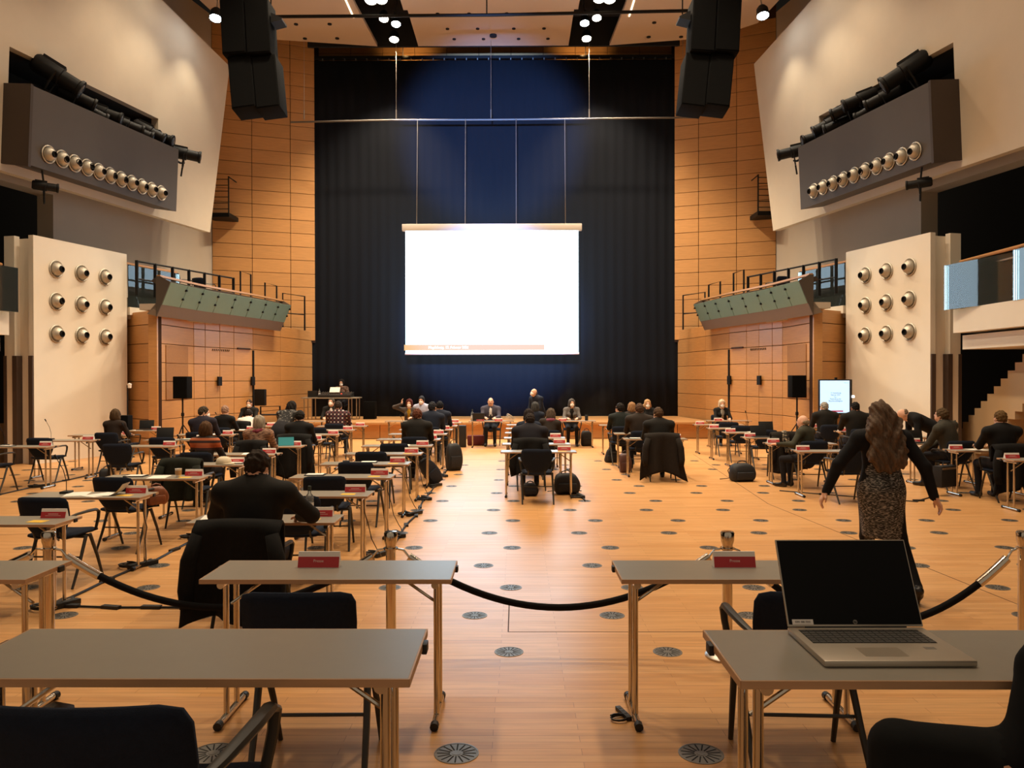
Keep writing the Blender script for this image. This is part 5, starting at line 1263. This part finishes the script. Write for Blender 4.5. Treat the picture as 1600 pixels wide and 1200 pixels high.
person('person in a black jacket with white dots bending over a table on the left', (-3.95, 16.0, 0), -.25, seat=False, lean=.85, top=BLKPAT, bottom=TRO, hair='bob', hairc='#17120f', fem=True, build=1.15, hip=.86, hands=((-.15, .62, .77), (.2, .6, .77)))
seated('C', 2, 'masked man in a navy jacket turning his head to the right', lean=.16, side=-.06, top=NAVY, bottom=TRO, hairc='#3a3126', mask=True, head=(0, -62, 0), build=1.1, scale=1.02)
seated('C', 3, 'person in a black top with pale hair and a red hair band', lean=.06, top=BLK, bottom=TRO, hair='crop', hairc='#8f7160', fem=True, scarf=None)
seated('C', 4, 'person in a white shirt bent low over the table on the left', lean=.75, top=WSH, bottom=TRO, hairc='#241c17', scale=.98)
seated('D', 2, 'woman with brown bob in a dark brown top beside the left white tower', lean=.14, fem=True, top=BRN, bottom=TRO, hair='bob', hairc='#4b3a27', head=(-10, 8, 0), scale=.98)
seated('A', 6, 'man with reddish brown hair in a dark suit, left of the aisle', lean=.14, top=SUIT, bottom=TRO, hairc='#5a3526', build=1.12, head=(0, -12, 0), scale=1.02)
seated('A', 8, 'person with dark hair in a dark blue top leaning left of the aisle', lean=.14, side=.05, top=BLUE, bottom=JEAN, hairc='#24252a', hair='short', build=1.1, scale=1.05, head=(-8, -20, 0))
seated('A', 9, 'dark-haired person in a dark blue jacket, second nearest the stage left of the aisle', lean=.14, top=BLUE, bottom=JEAN, hairc='#17181d', build=1.05, scale=1.03)
seated('E', 1, 'broad dark-haired person in a dark coat before the empty chair, middle file', lean=.32, top=G('coat_dark', '#1b1920'), bottom=TRO, hairc='#2c2420', build=1.25, head=(-14, 20, 0))
seated('E', 2, 'dark-haired person behind the broad person in the middle file', lean=.14, top=BLUE, bottom=TRO, hair='bob', hairc='#221a18', fem=True)
seated('E', 3, 'brown-haired person with a pink scarf bending right in the middle file', lean=.42, side=.12, top=SUITB, bottom=TRO, hair='bob', hairc='#4d4136', fem=True, scarf=G('scarf_pink', '#7b4252'))
seated('E', 5, 'person with grey hair nearest the stage in the middle file', lean=.06, top=BLUE, bottom=TRO, hair='bob', hairc='#3b3c3d', fem=True, head=(-6, 25, 0))
seated('F', 0, 'man with brown hair and black suit before the large coat, right of the middle', lean=.16, top=SUIT, bottom=TRO, hairc='#4a3829', build=1.12, head=(-6, 22, 0), scale=1.03)
seated('F', 1, 'brown-haired man in a dark brown suit, right of the middle', lean=.12, top=SUITB, bottom=TRO, hairc='#4b372a', build=1.12, scale=1.05)
seated('F', 2, 'dark-haired man in a dark green suit looking down left', lean=.14, top=SUITG, bottom=TRO, hairc='#1f1a17', build=1.05, head=(-18, 38, 0), scale=1.02)
seated('F', 3, 'blond person half hidden behind the brown suit', lean=.16, top=BRN, bottom=TRO, hair='bob', hairc='#8d6a49', fem=True)
seated('G', 1, 'bald man in an olive waistcoat resting an arm to the left', lean=.12, rz=.75, top=OLV, bottom=TRO, hair='bald', hairc='#8a7a64', build=1.08, hands=((-.48, .32, .80), (-.05, .42, .775)), head=(-10, 15, 0), skin=SKIN, scale=.96)
seated('H', 1, 'short-haired man in a black sweater seen from behind on the far right', lean=.06, top=BLK, bottom=TRO, hair='crop', hairc='#5a4426', build=1.12, scale=1.06, head=(-6, 4, 0))
seated('H', 2, 'man in a grey suit leaning left over a black document case', lean=.20, side=-.10, rz=.55, top=GREYS, bottom=TRO, hairc='#4a3a26', build=1.15, scale=1.05, hands=((-.22, .42, .56), (-.02, .46, .56)), head=(-20, 10, 0), glasses=True)
seated('H', 4, 'man with black hair in a dark suit right of the display', lean=.06, top=SUIT, bottom=TRO, hair='crop', hairc='#15110e', build=1.2, skin=SKIND, scale=1.06)
seated('H', 5, 'grey-haired man in a dark suit before the display', lean=.12, top=SUIT, bottom=TRO, hair='crop', hairc='#8f8a83', build=1.15, head=(0, 24, 0), scale=1.03)
person('bald man in black bending far forward to the left by the right tower', (8.75, 15.2, 0), 1.45, seat=False, lean=1.12, top=BLK, bottom=TRO, hair='bald', hairc='#6a5848', build=1.15, scale=1.02, hands=((-.1, .62, .83), (.14, .58, .83)), head=(-4, 0, 0))
# faces towards the camera
def front(x, label, y=22.72, **kw): return person(label, (x, y, 0), math.pi+kw.pop('turn', 0), **kw)
front(-6.8, 'masked man in a black jacket facing the hall on the far left', top=SUIT, bottom=TRO, shirt=G('shirt_grey', '#8d8a92'), mask=True, hair='crop', hairc='#3a2c22', lean=.05)
front(-4.45, 'masked man in a black suit, white shirt and tie facing the hall', top=SUIT, bottom=TRO, shirt=WSH, tie=BLACKP, mask=True, hairc='#4a4034', lean=.12, head=(-16, -8, 0), scale=1.03)
front(-2.25, 'masked woman with red hair and mustard blouse holding a hand to her ear', top=DGR, bottom=TRO, shirt=YEL, mask=True, hair='bob', hairc='#4a1c16', fem=True, lean=.06, hands=((-.1, .40, .80), (.20, .12, 1.18, 0, 0, 1)), scale=1.0)
person('masked man in a light shirt behind the red-haired woman', (-2.0, 23.6, 0), math.pi-.2, seat=True, top=LBL, bottom=JEAN, mask=True, hairc='#26262b', lean=.02, scale=1.05, hands=((-.14, .3, .62), (.14, .3, .62)))
put(chair0, (-2.0, 23.6, 0), math.pi-.2, 'dark chair of the masked man in a light shirt')
front(.06, 'bald man in a grey suit and dark tie at the centre front table', top=SLATE, bottom=JEAN, shirt=WSH, tie=BLACKP, hair='bald', hairc='#a98a72', lean=.08, scale=1.03, build=1.08, head=(-14, 0, 0))
person('standing masked man in dark blue bending down right of the centre table', (1.5, 23.3, 0), math.pi-.9, seat=False, lean=.42, top=BLUE, bottom=TRO, mask=True, hair='bald', hairc='#6a5a50', build=1.1, scale=.99, hands=((-.16, .38, .84), (.16, .38, .84)), head=(-26, 0, 0))
front(2.35, 'masked woman in a grey sweater facing the hall right of centre', top=GRY, bottom=TRO, shirt=BLK, mask=True, hair='bob', hairc='#4b4745', fem=True, lean=.1, head=(-6, 8, 0))
front(4.5, 'masked blond woman in black facing the hall right of the curtain centre', top=BLK, bottom=TRO, mask=True, hair='long', hairc='#b08a62', fem=True, lean=.05, scale=.98)
front(6.6, 'masked woman with white hair in black facing the hall at the right wall', top=BLK, bottom=TRO, shirt=G('shirt_stone', '#8a8378'), mask=True, hair='bob', hairc='#cbb79a', fem=True, lean=.08, scale=.98)
person('masked technician in a striped top behind the mixing desk on stage', (-5.3, 27.85, .52), math.pi, top=pattern_mat('striped_top', 'knit', ('#2a1d18', '#5a4032', '#7a5a48')), bottom=TRO, mask=True, hair='bob', hairc='#15100e', fem=True, lean=.06, hands=((-.2, .45, .86), (.2, .45, .86)), glasses=True, scale=1.03)
# the woman walking away
person('woman with long wavy brown hair walking away in a flecked grey dress', (3.98, 6.98, 0), -.12, seat=False, lean=.03, fem=True, build=1.08, top=G('cardigan_black', '#131316'), bottom=G('tights_black', '#0f0e10'), skirt=FLECK, hair='curl', hairc='#5c4a3b', vx=.0095,
       scale=1.01, hands=((-.47, .02, .86, -.45, .05, -.85), (.40, -.10, .86, .45, -.2, -.85)), poles=((-.8, -.4, .1), (.8, -.5, .1)), feet=((-.05, .16, .09), (.19, -.28, .15, .7)), head=(0, 8, 0))
# the sitter cut by the right lower corner
person('seated person in dark wool cut by the lower right corner, knee raised', (2.27, 1.80, Z2), math.pi/2, seat=True, lean=.05, top=G('wool_black', '#0f0f10', .98), bottom=G('trousers_charcoal', '#131414', .95), hair='short', hairc='#2a211a', vx=.012,
       feet=((-.12, .38, .085, -.12, .44, .50), (.02, .66, .28, .12, .55, .60)), hands=((-.12, .24, .64), (.02, .37, .51)), poles=((-.5, -.3, -.7), (.5, .5, -.5)))
put(chair0, (2.30, 1.80, Z2), math.pi/2, 'dark chair of the sitter at the lower right corner')
